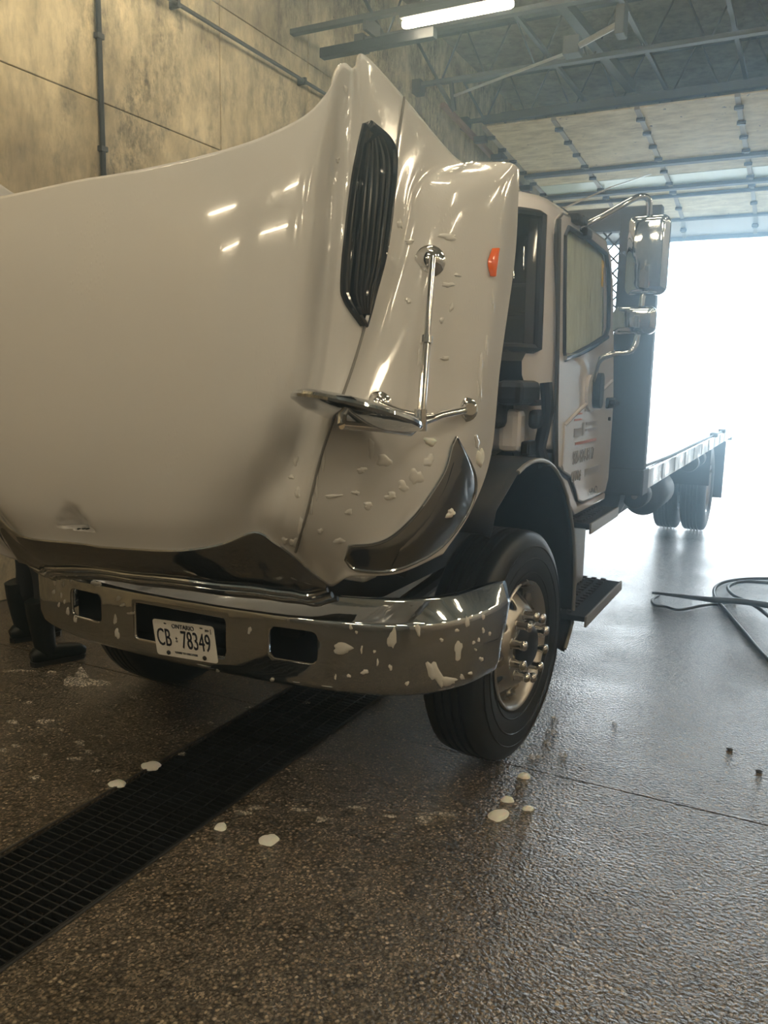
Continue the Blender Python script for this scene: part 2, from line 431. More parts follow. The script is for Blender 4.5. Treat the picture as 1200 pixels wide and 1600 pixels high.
for k, x in enumerate((-3.4, -2.24, -1.2, .3)):
    o = obj('bridging_bar', MB().bar((x, 4.0, 5.88+.02*k), (x+.05, 13.0, 5.88+.02*k), .05, .05), M_STEEL)
    tag(o, ['dark bridging bar crossing the roof joists nearest the concrete wall', 'dark bridging bar crossing the joists beside the thick brace', 'dark bridging bar crossing the joists above the truck mirror side', 'dark bridging bar crossing the joists far from concrete wall'][k], 'bar', 'bridging bars under the roof')
rb = empty('door_operator_arm', (-4.79, 11.23, 5.55), 'thin jointed door operator rods under the roof joist', 'rod')
obj('rod', MB().tube([(-4.79, 11.2, 5.62), (-2.85, 10.3, 5.62)], .018, 8), M_GALV, rb)
obj('rod', MB().tube([(-2.85, 10.3, 5.64), (-2.19, 9.85, 5.66)], .035, 8), M_GALV, rb)
obj('pivot', MB().box(-2.95, -2.75, 10.2, 10.4, 5.56, 5.76), M_STEEL, rb, bevel=.01)
obj('end_bracket', MB().box(-2.24, -2.14, 9.72, 9.92, 5.50, 5.80), M_STEEL, rb, bevel=.01)
obj('wall_bracket', MB().bar((-4.95, 11.1, 5.8), (-4.75, 11.25, 5.45), .05, .05).bar((-4.75, 11.1, 5.8), (-4.75, 11.25, 5.45), .05, .05), M_STEEL, rb)
bxo = tag(obj('junction_box', MB().box(-2.1, -1.5, 8.7, 9.1, 5.83, 5.92).box(-2.05, -1.55, 8.75, 9.05, 5.92, 6.2), M_STEEL, bevel=.01), 'flat dark steel box hanging between roof joists', 'box')

# sectional overhead door, raised and curving along its track
M_STILE = mat('stile_paint', (.26, .23, .18), .6)
OD = empty('sectional_door', (DX0, 15, 5), 'raised cream ribbed sectional door with hinge strips under the roof', 'door')
prof = [(12.45, 5.56), (13.52, 5.457), (14.63, 5.35), (15.88, 5.23), (16.32, 5.185), (17.5, 4.97), (17.98, 4.66)]
stx = [-4.75, -3.68, -2.49, -1.19, .02, 1.22]
def onp(i, t): a = Vector((0, *prof[i])); b = Vector((0, *prof[i+1])); return a.lerp(b, t)
for i in range(6):
    a, b = Vector((0, *prof[i])), Vector((0, *prof[i+1])); d = (b-a).normalized(); nn = Vector((0, d.z, -d.y)); nn = nn if nn.z < 0 else -nn
    Ln = (b-a).length
    # ribbed panel: saw profile across, one piece between neighbouring stiles
    nr = max(2, int(Ln/.085)); pts = []
    lim = .5 if i == 2 else 1.0
    for k in range(int(nr*lim)):
        t0 = (k)/nr; t1 = (k+.82)/nr; t2 = (k+.9)/nr
        for t, h in ((t0+.004, 0.0), (t1, 0.010), (t2, -.020)): pts.append((t, h))
    for s in range(5):
        x0, x1 = stx[s]+.035, stx[s+1]-.035
        if i < 3:
            P = [[(x, *(a.lerp(b, t)+nn*h)[1:]) for x in (x0, x1)] for t, h in pts]
            o = obj('ribbed_panel', MB().grid(P), M_SLAT, OD); solid(o, .02, 0)
        else:
            o = obj('flat_panel', MB().bar(Vector(((x0+x1)/2, 0, 0))+a.lerp(b, .03), Vector(((x0+x1)/2, 0, 0))+a.lerp(b, .97), x1-x0, .03), M_SLAT if i < 5 else M_GALV, OD)
        if i == 2:
            o = obj('window_pane', MB().bar(Vector(((x0+x1)/2, 0, 0))+a.lerp(b, .53), Vector(((x0+x1)/2, 0, 0))+a.lerp(b, .95), x1-x0, .02), M_PANE, OD)
    for s in range(6):
        o = obj('stile', MB().bar(Vector((stx[s], 0, 0))+a+nn*.012, Vector((stx[s], 0, 0))+b+nn*.012, .07, .05), M_STILE, OD)
        for t in ((.3, .8) if i < 3 else (.5,)):
            c = Vector((stx[s], 0, 0))+a.lerp(b, t)+nn*.05
            obj('hinge', MB().bar(c-d*.05, c+d*.05, .09, .035).bar(c-Vector((.06, 0, 0)), c+Vector((.06, 0, 0)), .03, .05), M_DARKSTEEL, OD)
    if i in (2, 3, 4, 5):
        h = .11 if i in (2, 3) else .04
        obj('strut', MB().bar(Vector((stx[0]-.035, 0, 0))+a+nn*.045, Vector((stx[-1]+.035, 0, 0))+a+nn*.045, h, .06, up=nn), M_STEEL, OD)
a = Vector((0, *prof[-1]))
obj('bottom_seal', MB().box(stx[0]-.03, stx[-1]+.03, 17.92, 18.0, 4.60, 4.68), M_STEEL, OD)
for s, x, lb in ((0, stx[0]-.33, 'rust brown door track sloping along the concrete wall'), (1, stx[-1]+.33, 'rust brown door track on the far side of the doorway')):
    tp = [(x, y+0, z+.03) for y, z in [(11.6, 5.64)]+prof[:-1]+[(17.95, 4.6), (17.95, 1.0)]]
    tr = empty('door_track', tp[0], lb, 'door track')
    mb = MB()
    for p, q in zip(tp[:-1], tp[1:]): mb.bar(p, q, .07, .07)
    obj('rail', mb, M_RUST, tr)
    for y in (12.8, 13.6, 14.4, 15.2, 15.9):
        z = 6.756-.096*y
        obj('roller_bracket', MB().box(x+.04, x+.24, y-.06, y+.06, z-.09, z+.0), M_STEEL, tr, bevel=.008)
struct(obj('trim_1', MB().box(DX0-.12, DX0, Y1-.04, Y1+.4, 0, DZ+.35), M_GALV))
struct(obj('trim_2', MB().box(DX1, DX1+.12, Y1-.04, Y1+.4, 0, DZ+.35), M_GALV))

# tube lamps
def lamp(x0, x1, y, z, label, wall=False):
    r = empty('tube_lamp', ((x0+x1)/2, y, z), label, 'lamp', 'tube lamps under the roof')
    t = obj('tube', MB().tube([(x0, y, z), (x0+.03, y, z), (x1-.03, y, z), (x1, y, z)], [.03, .043, .043, .03], 14), M_TUBE, r, smooth=True)
    obj('channel', MB().box(x0-.02, x1+.02, y-.055, y+.055, z+.045, z+.11), M_STEEL, r, bevel=.006)
    for x in (x0+.2, x1-.2): obj('hanger', MB().tube([(x, y, z+.1), (x, y, 6.45 if not wall else 5.5)], .006, 6), M_STEEL, r)
    return r
lm = lamp(-3.95, -2.80, 7.97, 5.24, 'lit warm tube lamp on long dark bar under the roof', True)
obj('support_bar', MB().box(WX+.01, -2.6, 7.94, 8.02, 5.355, 5.41), M_STEEL, lm, bevel=.005)
obj('ballast_box', MB().box(WX+.25, -3.7, 8.16, 8.26, 5.16, 5.26), M_BLACK, lm, bevel=.005)
obj('ballast_strap', MB().box(-4.4, -4.36, 7.95, 8.26, 5.26, 5.40), M_STEEL, lm)
for x in (-4.3, -1.3, 2.0, 5.2):  # unseen rows; the right-hand ones are added to brighten the truck's side
    for y in (-5.0, -2.2, .6, 3.2, 5.4) if x < 4 else (-3.0, -.5, 2.0, 4.5, 7.0, 9.5, 12.0):
        lamp(x-.6, x+.6, y, 5.25, 'unseen warm tube lamp behind or beside the viewpoint, rows added for fill')

# ------------------------------------------------------------------ the truck
XC = -2.13
TR = empty('flatbed_truck', (XC, 3.5, 0), 'white flatbed truck with its hood tilted open, wet and soapy', 'truck')
def mir(p): return (2*XC-p[0], p[1], p[2])
def sag(A):
    """the open hood hangs a little lower on its far side"""
    A = np.array(A, float); h = np.clip(XC-A[..., 0], 0, None); A[..., 2] -= .15*h*h/(h+.2); return A
def hmir(p): return tuple(sag(mir(p)))

# --- hood: control net read off the photograph, (px, py, axis, value)
def cp(e):
    if e[2] == 'X': return PX(e[0], e[1], e[3])
    return PY(e[0], e[1], e[3])
rows = [
 [(145,277,'Y',2.06),(345,235,'Y',2.08),(460,190,'Y',2.14),(508,148,'Y',2.18),(535,100,'Y',2.22),(552,106,'Y',2.26),(568,85,'X',-1.235),(630,150,'X',-1.205),(712,246,'X',-1.17),(745,252,'X',-1.11),(795,254,'X',-1.005),(812,264,'X',-.985)],
 [(145,360,'Y',2.02),(330,335,'Y',2.03),(440,305,'Y',2.08),(490,285,'Y',2.13),(520,265,'X',-1.33),(543,262,'X',-1.285),(572,260,'X',-1.235),(618,262,'X',-1.205),(658,285,'X',-1.185),(715,290,'X',-1.09),(780,295,'X',-1.005),(810,310,'X',-.985)],
 [(145,440,'Y',1.99),(320,430,'Y',2.00),(430,420,'Y',2.05),(478,410,'Y',2.10),(510,400,'X',-1.33),(530,398,'X',-1.28),(553,400,'X',-1.235),(595,400,'X',-1.205),(625,410,'X',-1.19),(680,412,'X',-1.10),(765,420,'X',-1.005),(804,410,'X',-.985)],
 [(145,570,'Y',1.965),(310,570,'Y',1.975),(405,570,'Y',2.015),(455,570,'Y',2.06),(490,570,'X',-1.35),(510,570,'X',-1.30),(530,570,'X',-1.26),(548,572,'X',-1.235),(575,578,'X',-1.21),(640,585,'X',-1.12),(738,590,'X',-1.01),(782,570,'X',-.985)],
 [(145,700,'Y',1.96),(295,700,'Y',1.97),(385,700,'Y',2.00),(430,700,'Y',2.05),(460,700,'X',-1.39),(478,700,'X',-1.35),(492,700,'X',-1.31),(505,702,'X',-1.28),(535,706,'X',-1.24),(600,715,'X',-1.15),(700,735,'X',-1.03),(767,712,'X',-1.0)],
 [(148,800,'Y',1.985),(282,802,'Y',1.99),(360,792,'Y',2.03),(402,788,'Y',2.07),(432,796,'X',-1.43),(448,803,'X',-1.40),(462,808,'X',-1.37),(476,815,'X',-1.34),(510,822,'X',-1.29),(570,828,'X',-1.20),(665,835,'X',-1.07),(735,800,'X',-1.03)],
 [(152,854,'Y',2.03),(270,861,'Y',2.03),(342,852,'Y',2.07),(398,832,'Y',2.10),(428,848,'X',-1.475),(446,860,'X',-1.45),(462,872,'X',-1.43),(482,890,'X',-1.41),(516,916,'X',-1.37),(545,902,'X',-1.27),(622,896,'X',-1.13),(692,866,'X',-1.07)],
]
CPN = np.array([[cp(e) for e in r] for r in rows])
CPN[:, 0, 0] = XC
# duplicate mirrored first column for a smooth centre
NU, NV = 18, 18
def surf(net, nu, nv):
    m_ = net[:, 1:2].copy(); m_[:, :, 0] = 2*XC-m_[:, :, 0]
    ext = np.concatenate([m_, net], 1)
    A = np.array([crom(r, nu)[nu:] for r in ext])
    B = np.array([crom(A[:, j], nv) for j in range(A.shape[1])])
    return B.transpose(1, 0, 2)
HS = surf(CPN, NU, NV)
# turned-in lip along the wheel arch edge
lip = HS[:, -1:] + np.array([-.035, .012, 0]); HSX = np.concatenate([HS, lip], 1)
full = np.concatenate([(HSX*np.array([-1, 1, 1])+np.array([2*XC, 0, 0]))[:, :0:-1], HSX], 1)
full = sag(full)
# shallow moulded scoop low on the hood front
_c = full.reshape(-1, 3); _t = PY(110, 832, 1.985); _i = np.argmin(((_c-_t)**2).sum(1)); _b = _c[_i].copy()
_uu = np.abs(full[..., 0]-_b[0])/.072; _vv = (full[..., 2]-_b[2])/.095
_w = np.clip(1-.8*np.clip(_vv, 0, 1), .05, 1); _m = (_vv >= 0) & (_vv < 1) & (_uu < _w)
full[..., 1] += np.where(_m, .06*(1-_vv)*np.sqrt(np.clip(1-(_uu/_w)**2, 0, 1)), 0)
hood = obj('hood', MB().grid(full), M_WHITE, TR, smooth=True, ang=1.3); solid(hood, .018, -1)
HBV_m = MB().grid(full)
HBV = BVHTree.FromPolygons([Vector(v) for v in HBV_m.v], HBV_m.f)
def on(bvh, x, y, off=0.0):
    d = Vector(ray(x, y)).normalized(); h = bvh.ray_cast(Vector(CAMP), d)
    if h[0] is None: return None
    n = h[1]; n = n if n.dot(d) < 0 else -n
    return h[0]+n*off
def on_line(bvh, pts, off, n=6):
    P = crom([(a, b, 0) for a, b in pts], n); out = [on(bvh, p[0], p[1], off) for p in P]
    return [o for o in out if o is not None]
def patch(bvh, A, B, nu, nv, off, bulge=0.0):
    """surface patch laid on bvh between two pixel curves"""
    a = crom([(p[0], p[1], 0) for p in A], nu); b = crom([(p[0], p[1], 0) for p in B], nu)
    P = []
    for i in range(len(a)):
        row = []
        for j in range(nv+1):
            q = a[i]+(b[i]-a[i])*j/nv; w = on(bvh, q[0], q[1], off+bulge*math.sin(math.pi*j/nv))
            row.append(w if w is not None else (row[-1] if row else None))
        P.append(row)
    for i, r in enumerate(P):
        if any(x is None for x in r): P[i] = P[i-1]
    return P
def both(name, mb, material, parent, parentR=None, **kw):
    o = obj(name, mb, material, parent, **kw)
    m2 = MB(); m2.v = list(mb.v); m2.f = list(mb.f); m2.mirror(XC, True); m2.v = [tuple(p) for p in sag(m2.v)]
    o2 = obj(name, m2, material, parentR or parent, **kw); return o, o2

# crease between hood and fender, rubber seam
seam = on_line(HBV, [(631,152),(622,215),(612,300),(600,395),(570,508),(545,590),(505,702),(480,800),(462,862)], .002, 5)
both('hood_seam', MB().tube(seam, .0045, 6), mat('hood_seam_sealer', (.20, .19, .18), .5), hood)
# air vent in the hood side
VA = [(571,198),(556,280),(545,370),(539,442),(543,470),(566,505)]
VB = [(578,196),(607,224),(613,262),(600,380),(580,462),(568,507)]
def vent():
    P = patch(HBV, VA, VB, 5, 8, .004); mb = MB().grid(P); return mb, P
mb, VP = vent()
vb, vb2 = both('hood_vent', mb, M_GLOSSBLACK, TR, smooth=True)
edge = [r[0] for r in VP] + [r[-1] for r in reversed(VP)]
edge = [p for i, p in enumerate(edge) if i == 0 or (p-edge[i-1]).length > .004]
both('vent_frame', MB().tube(edge, .014, 8, closed=True), M_GLOSSBLACK, vb, vb2, smooth=True)
for s in (1.6, 2.8, 4.0, 5.2, 6.4):
    pts = []
    for r in VP[2:-2]:
        k = int(s); p = r[k].lerp(r[k+1], s-k); pts.append(p+Vector((.012, -.004, 0)))
    both('vent_slat', MB().tube(pts, .0085, 8), M_GLOSSBLACK, vb, vb2, smooth=True)
# headlamp crescent
HA = [(541,874),(556,889),(600,893),(640,882),(690,852),(732,795),(741,745),(713,686)]
HB = [(546,852),(582,850),(612,838),(645,808),(672,772),(694,735),(704,700),(711,684)]
P = patch(HBV, HA, HB, 5, 8, .004, .010)
hl, hl2 = both('headlamp', MB().grid(P), M_HLAMP, TR, smooth=True)
edge = [r[0] for r in P] + [r[-1] for r in reversed(P)]
edge = [p for i, p in enumerate(edge) if i == 0 or (p-edge[i-1]).length > .004]
both('headlamp_rim', MB().tube(edge, .006, 8, closed=True), M_CHROME, hl, hl2, smooth=True)
P = patch(HBV, [(545,866),(555,880),(575,884)], [(551,857),(572,856),(580,862)], 4, 4, .010, .006)
both('turn_lens', MB().grid(P), M_GLOSSBLACK, hl, hl2, smooth=True)
P = patch(HBV, [(610,886),(680,850),(722,795),(728,750)], [(625,850),(665,805),(692,762),(706,722)], 4, 5, .010, .008)
both('lens', MB().grid(P), M_HLAMP, hl, hl2, smooth=True)
# amber marker
P = patch(HBV, [(765,432),(761,410),(768,388)], [(768,433),(775,412),(776,390)], 4, 6, .003, .020)
am, am2 = both('marker_lamp', MB().grid(P), M_AMBER, hood, smooth=True)
for px in (122, 130, 136):
    b = on(HBV, px, 827, 0); obj('drain_hole', MB().tube([(b[0], b[1]-.003, b[2]), (b[0], b[1]+.01, b[2])], .004, 8), M_BLACK, hood)

# --- grille under the tipped hood nose
U = [PY(x, y, d) for x, y, d in ((152,854,2.028),(270,861,2.028),(342,852,2.068),(398,832,2.098))] + [PX(x, y, d) for x, y, d in ((428,848,-1.475),(446,860,-1.45),(462,872,-1.43),(482,890,-1.41),(514,914,-1.375))]
LW = [PY(x, y, d) for x, y, d in ((152,887,2.13),(262,900,2.14),(335,910,2.17),(392,915,2.22))] + [PY(x, y, d) for x, y, d in ((424,920,2.26),(444,922,2.28),(460,924,2.30),(480,927,2.32),(512,918,2.33))]
U[0][0] = XC; LW[0][0] = XC
U = np.array(U); LW = np.array(LW)
MID = U*.5+LW*.5+np.array([0, -.022, -.004]); M1 = U*.8+LW*.2+np.array([0, -.016, .0])
BK = LW+np.array([0, .10, .03])
def wrap(P, nv=4):
    S = surf(np.array(P), 4, nv); return sag(np.concatenate([(S*np.array([-1, 1, 1])+np.array([2*XC, 0, 0]))[:, :0:-1], S], 1))
gr = obj('grille', MB().grid(wrap([U, M1, MID, LW, BK])), M_GUN, TR, smooth=True, ang=1.2)
def brr(d, dy, dz, r, material, cut=None):
    S = LW+np.array([0, dy, dz]); S[:, 2] += 0
    half = crom(S, 5)
    fullc = np.concatenate([(half*np.array([-1, 1, 1])+np.array([2*XC, 0, 0]))[:0:-1], half], 0)
    return obj('grille_bar', MB().tube(sag(fullc), r, 8), material, gr, smooth=True)
brr(0, .0, -.008, .009, M_CHROME); brr(0, .03, -.032, .012, M_CHROME); brr(0, .07, -.055, .010, M_GUN)
obj('grille_upper_trim', MB().tube(sag(np.concatenate([(crom(U, 5)*np.array([-1, 1, 1])+np.array([2*XC, 0, 0]))[:0:-1], crom(U, 5)], 0)), .005, 6), M_CHROME, gr, smooth=True)

# --- chrome bumper
PLAN = crom([(0, 2.42, 0), (.3, 2.425, 0), (.6, 2.45, 0), (.85, 2.515, 0), (1.0, 2.61, 0), (1.09, 2.74, 0), (1.13, 2.9, 0), (1.14, 3.06, 0)], 6)
PROF = [(.13, .888), (.085, .905), (.066, .905), (.058, .900), (.009, .842), (.002, .834), (.0, .825), (.0, .72), (.002, .62), (.010, .590), (.035, .570), (.10, .565)]
Pb = []
for k, (h, y, _) in enumerate(PLAN):
    a = PLAN[max(k-1, 0)]; b = PLAN[min(k+1, len(PLAN)-1)]; t = Vector((b[0]-a[0], b[1]-a[1])).normalized(); nrm = Vector((-t.y, t.x))  # inward
    e = k/(len(PLAN)-1); ws = max(0, (e-.87)/.13)
    row = []
    for o_, z in PROF:
        oo = o_*(1-.6*ws); zz = z+(.012*e) + (ws**4)*.09*max(0, (.80-z)/.23)
        sh = -.10*ws*max(0, (.88-z)/.3)
        row.append((XC+h+nrm.x*oo, y+nrm.y*oo+sh, zz))
    Pb.append(row)
Pm = [[mir(p) for p in r] for r in Pb[:0:-1]]
bump_ = obj('bumper', MB().grid(Pm+Pb), M_CHROME, TR, smooth=True, ang=.9)
solid(bump_, .010, 1)
cut = []
for x0, x1, z0, z1, r in ((-.235, .235, .64, .80, .02), (.42, .625, .672, .80, .03), (-.625, -.42, .672, .80, .03)):
    o = obj('cutter', MB().prism(rrect(XC+x0, XC+x1, z0, z1, r), lambda a, b, t: (a, t, b), 2.25, 2.75), None); cut.append(o)
    md = bump_.modifiers.new('b', 'BOOLEAN'); md.operation = 'DIFFERENCE'; md.object = o; md.solver = 'EXACT'
bake(bump_)
for o in cut: bpy.data.objects.remove(o)
bcm = MB().grid(Pm+Pb); BBV = BVHTree.FromPolygons([Vector(v) for v in bcm.v], bcm.f)
def ybump(x):
    h = abs(x-XC); return float(np.interp(h, PLAN[:, 0], PLAN[:, 1]))
for x0, x1, z0, z1, r in ((-.235, .235, .64, .80, .02), (.42, .625, .672, .80, .03), (-.625, -.42, .672, .80, .03)):
    pr = [(XC+a, ybump(XC+a)+.001, b) for a, b in rrect(x0, x1, z0, z1, r, 6)]
    obj('opening_rim', MB().tube(pr, .006, 8, closed=True), M_CHROME2, bump_, smooth=True)
obj('opening_backing', MB().box(XC-.75, XC+.75, 2.60, 2.63, .60, .88), M_BLACK, bump_)
# licence plate
pc = Vector((PY(289, 1001, 2.385))); PR = Matrix.Rotation(math.radians(-2.5), 3, 'Y') @ Matrix.Rotation(math.radians(7), 3, 'X')
def plat(a, b, t): return pc + PR @ Vector((a, -t, b))
ply = rrect(-.152, .152, -.076, .076, .013, 4)
pl = obj('licence_plate', MB().prism(ply, plat, 0, .002, [[(cx+.009*math.cos(q*math.pi/3), cz+.004*math.sin(q*math.pi/3)) for q in range(6)] for cx, cz in ((-.09, .062), (.09, .062))]), M_PLATE, TR)
pcols = [PR @ Vector((1, 0, 0)), PR @ Vector((0, 0, 1)), PR @ Vector((0, -1, 0))]
def ptxt(s, size, x, z, sx=1.0, material=M_INK, align='CENTER'):
    obj('lettering', text_mesh(s, size, .0012, pcols, plat(x, z, .003), sx, align), material, pl)
ptxt('CB', .105, -.103, 0, .56); ptxt('78349', .105, .056, 0, .56)
ptxt('ONTARIO', .026, 0, .055, .95); ptxt('YOURS TO DISCOVER', .0115, 0, -.055, 1.0); ptxt('1', .03, .136, .052, .6); ptxt('JAN', .011, .118, .056, 1); ptxt('+', .022, -.040, .004, 1); ptxt('=', .02, -.040, -.008, 1)
for x in (-.09, .09): obj('plate_bolt', MB().lathe([(0, .009), (.004, .009), (.006, .005), (.006, .0)], plat(x, -.060, .002), pcols[2], 12), M_DARKSTEEL, pl)
obj('plate_bracket', MB().box(pc.x-.10, pc.x+.10, 2.41, 2.62, .67, .71), M_BLACK, pl)

# --- chassis, engine and axle seen between hood and bumper
ch = obj('chassis', MB().box(XC-.47, XC-.39, 2.55, 12.3, .72, .96).box(XC+.39, XC+.47, 2.55, 12.3, .72, .96), M_DARKSTEEL, TR)
for y in (2.75, 4.6, 6.4, 8.3, 9.6, 11.2, 12.1): obj('crossmember', MB().box(XC-.40, XC+.40, y, y+.10, .76, .92), M_DARKSTEEL, ch)
obj('radiator', MB().box(XC-.42, XC+.42, 2.78, 2.90, .85, 1.45), M_BLACK, TR, bevel=.02)
en = obj('engine', MB().box(XC-.30, XC+.30, 2.95, 3.7, .70, 1.40), M_DARKSTEEL, TR, bevel=.06, seg=3)
obj('air_box', MB().box(XC+.36, XC+.72, 2.95, 3.35, 1.0, 1.35), M_BLACK, en, bevel=.04)
obj('hose_elbow', MB().tube([(XC+.15, 2.95, 1.35), (XC+.3, 2.88, 1.45), (XC+.45, 2.95, 1.4), (XC+.52, 3.1, 1.3)], .05, 12), M_RUBBER, en, smooth=True)
obj('coolant_bottle', MB().box(XC+.56, XC+.68, 2.70, 2.82, .93, 1.04), M_PLATE, en, bevel=.02)
obj('front_axle', MB().box(XC-.85, XC+.85, 3.44, 3.56, .42, .56), M_DARKSTEEL, TR, bevel=.02)
for s in (-1, 1):
    obj('leaf_spring', MB().tube([(XC+s*.43, 2.65, .72), (XC+s*.43, 3.1, .63), (XC+s*.43, 3.5, .60), (XC+s*.43, 3.95, .64), (XC+s*.43, 4.35, .74)], .04, 8), M_DARKSTEEL, TR)
    obj('inner_fender', MB().prism([(2.72, .98), (2.95, 1.18), (3.3, 1.30), (3.75, 1.30), (3.75, 1.22), (3.35, 1.22), (3.0, 1.1), (2.8, .95)], lambda a, b, t: (t, a, b), XC+s*.55, XC+s*.80), M_BLACK, TR)
obj('oil_pan', MB().box(XC-.2, XC+.2, 3.0, 3.6, .48, .72), M_DARKSTEEL, en, bevel=.04)

# --- wheels
TYRE = [(-.10,.288),(-.122,.32),(-.137,.38),(-.140,.43),(-.133,.475),(-.122,.503),(-.108,.519),(-.088,.524),(-.066,.525),(-.064,.512),(-.052,.512),(-.050,.5255),(-.026,.526),(-.024,.512),(-.012,.512),(-.010,.526)]
TYRE = TYRE + [(-w, r) for w, r in reversed(TYRE)]
def lathe_mesh(prof, c, ax, n, **kw): return MB().lathe(prof, c, ax, n, ref=(0, 0, 1), **kw)
def front_wheel(side):
    ang = math.radians(-4.0)*1
    ax = Vector((math.cos(ang), math.sin(ang), 0))*(1 if side > 0 else -1)
    if side < 0: ax = Vector((-math.cos(ang), -math.sin(ang), 0))
    c = Vector((XC+side*.95, 3.5, .526))
    rim = [(-.10,.290),(-.118,.297),(-.12,.285),(-.10,.272),(0,.262),(.09,.268),(.108,.278),(.121,.288),(.124,.297),(.117,.302),(.111,.296)]
    w = obj('front_wheel', lathe_mesh(rim, c, ax, 48), M_ALU, TR, smooth=True)
    obj('tire', lathe_mesh([(a, b) for a, b in TYRE], c, ax, 64), M_RUBBER, w, smooth=True, ang=.9)
    for r, wd in ((.335, .129), (.40, .1395), (.455, .139)):
        obj('sidewall_ring', MB().tube([c+ax*wd+(Vector((0, 0, 1))*math.cos(q)+ax.cross(Vector((0, 0, 1)))*math.sin(q))*r for q in [2*math.pi*k/64 for k in range(64)]], .003, 6, closed=True), M_RUBBER, w, smooth=True)
    disc = [(-.01,.262),(.005,.252),(.03,.246),(.075,.215),(.105,.186),(.118,.172),(.121,.165),(.121,.10)]
    d = obj('wheel_disc', lathe_mesh(disc, c, ax, 60), M_ALU, w, smooth=True, ang=.9); solid(d, .009, 0)
    e1 = Vector((0, 0, 1)); e2 = ax.cross(e1); cm = MB()
    for k in range(10):
        q = 2*math.pi*(k+.5)/10; p = c+(e1*math.cos(q)+e2*math.sin(q))*.214; cm.tube([p-ax*.05, p+ax*.16], .026, 20)
    co = obj('cutter', cm, None); md = d.modifiers.new('b', 'BOOLEAN'); md.operation = 'DIFFERENCE'; md.object = co; md.solver = 'EXACT'
    bake(d); bpy.data.objects.remove(co)
    obj('hub', lathe_mesh([(.06,.112),(.125,.108),(.150,.100),(.165,.086),(.172,.07),(.176,.0)], c, ax, 40), M_BLACK, w, smooth=True)
    obj('hub_ring', lathe_mesh([(.122,.118),(.132,.116),(.134,.108),(.125,.106)], c, ax, 40), M_CHROME2, w, smooth=True)
    for k in range(10):
        q = 2*math.pi*k/10; p = c+(e1*math.cos(q)+e2*math.sin(q))*.1425
        obj('lug_nut', MB().lathe([(.118,.025),(.124,.027),(.128,.021),(.165,.0195),(.172,.023),(.184,.0235),(.193,.018),(.197,.008),(.197,0)], p, ax, 14), M_CHROME2, w, smooth=True)
    obj('brake_drum', lathe_mesh([(-.12,.19),(.04,.19),(.04,.0)], c, ax, 32), M_DARKSTEEL, w)
    return w
front_wheel(1); front_wheel(-1)
for s in (-1, 1):
    for xo in (1.04, .73):
        c = Vector((XC+s*xo, 10.45, .526)); ax = Vector((s, 0, 0))
        w = obj('rear_wheel', lathe_mesh([(.10,.290),(.12,.297),(.10,.27),(-.03,.26),(-.06,.2),(-.07,.0)], c, ax, 40), M_ALU, TR, smooth=True)
        obj('tire', lathe_mesh([(a, b) for a, b in TYRE], c, ax, 56), M_RUBBER, w, smooth=True, ang=.9)
    obj('mud_flap', MB().box(XC+s*.62-.0, XC+s*1.23, 9.72, 9.74, .62, 1.03) if s > 0 else MB().box(XC-1.23, XC-.62, 9.72, 9.74, .62, 1.03), M_BLACK, TR)
    obj('rear_mud_flap', MB().box(XC+.62, XC+1.25, 11.3, 11.32, .30, 1.03) if s > 0 else MB().box(XC-1.25, XC-.62, 11.3, 11.32, .30, 1.03), M_BLACK, TR)
obj('rear_axle', MB().tube([(XC-1.0, 10.45, .526), (XC+1.0, 10.45, .526)], .09, 12).box(XC-.2, XC+.2, 10.35, 10.8, .35, .72), M_DARKSTEEL, TR)
# black quarter fender round the back of each front wheel
arc = [(3.5+.86*math.cos(math.radians(a)), .53+(.84 if a > 20 else .86)*math.sin(math.radians(a))) for a in range(112, -14, -6)]
arc = [(2.96, 1.12), (3.02, 1.22)] + arc[1:] + [(4.30, .36), (4.22, .30)]
for s in (-1, 1):
    P = [[(XC+s*h, y, z) for h in (.62, 1.05, 1.085)] for y, z in arc]
    P = [[r[0], r[1], (r[2][0], r[2][1]-(0), r[2][2]-.012)] for r in P]
    q = obj('quarter_fender', MB().grid(P), M_BLACK, TR, smooth=True, ang=.8); solid(q, .012, 1)
    obj('fender_lip', MB().tube([(XC+s*1.087, y, z) for y, z in arc[2:]], .010, 8), M_GALV, q, smooth=True)

# --- cab shell
CPL = [(0,0),(.25,.012),(.5,.05),(.75,.13),(.90,.225),(.965,.30),(1.005,.38),(1.025,.47),(1.03,.60),(1.03,.66),(1.03,1.1),(1.03,1.58),(1.03,1.74),(1.02,1.83),(.97,1.88),(.6,1.90),(0,1.90)]
CZ = [(.98,.985,4.36),(1.10,1.0,4.36),(1.33,1.0,4.30),(1.36,1.0,4.2),(1.39,1.0,3.46),(1.42,1.0,3.40),(1.70,1.0,3.38),(1.79,1.0,3.36),(1.86,1.0,3.355),(2.10,.99,3.38),(2.35,.972,3.43),(2.47,.96,3.47),(2.53,.945,3.50),(2.58,.91,3.55),(2.62,.82,3.66),(2.64,.6,3.85),(2.645,.3,4.1)]
def cabpt(z, sw, yf, h, o, inset=0.0):
    k = (5.30-yf)/1.90
    return (XC+h*sw*(1-inset), yf+(o*k if (o > .6 or k < .8) else o)*(1-inset)+inset*.9, z)
def ring(z, sw, yf, inset=0):
    half = [cabpt(z, sw, yf, h, o, inset) for h, o in CPL]
    return half
def cabgrid(inset=0.0, skip=None):
    rowsR = [ring(z, sw, yf, inset) for z, sw, yf in CZ]
    mb = MB().grid(rowsR, skip); mb.mirror(XC); return mb, rowsR
def cskip(i, j):
    z0 = CZ[i][0]
    if 1.85 <= z0 < 2.46 and j < 6: return True           # windshield
    if 1.85 <= z0 < 2.46 and 9 <= j < 11: return True     # side window
    return False
mb, rr = cabgrid(0, cskip)
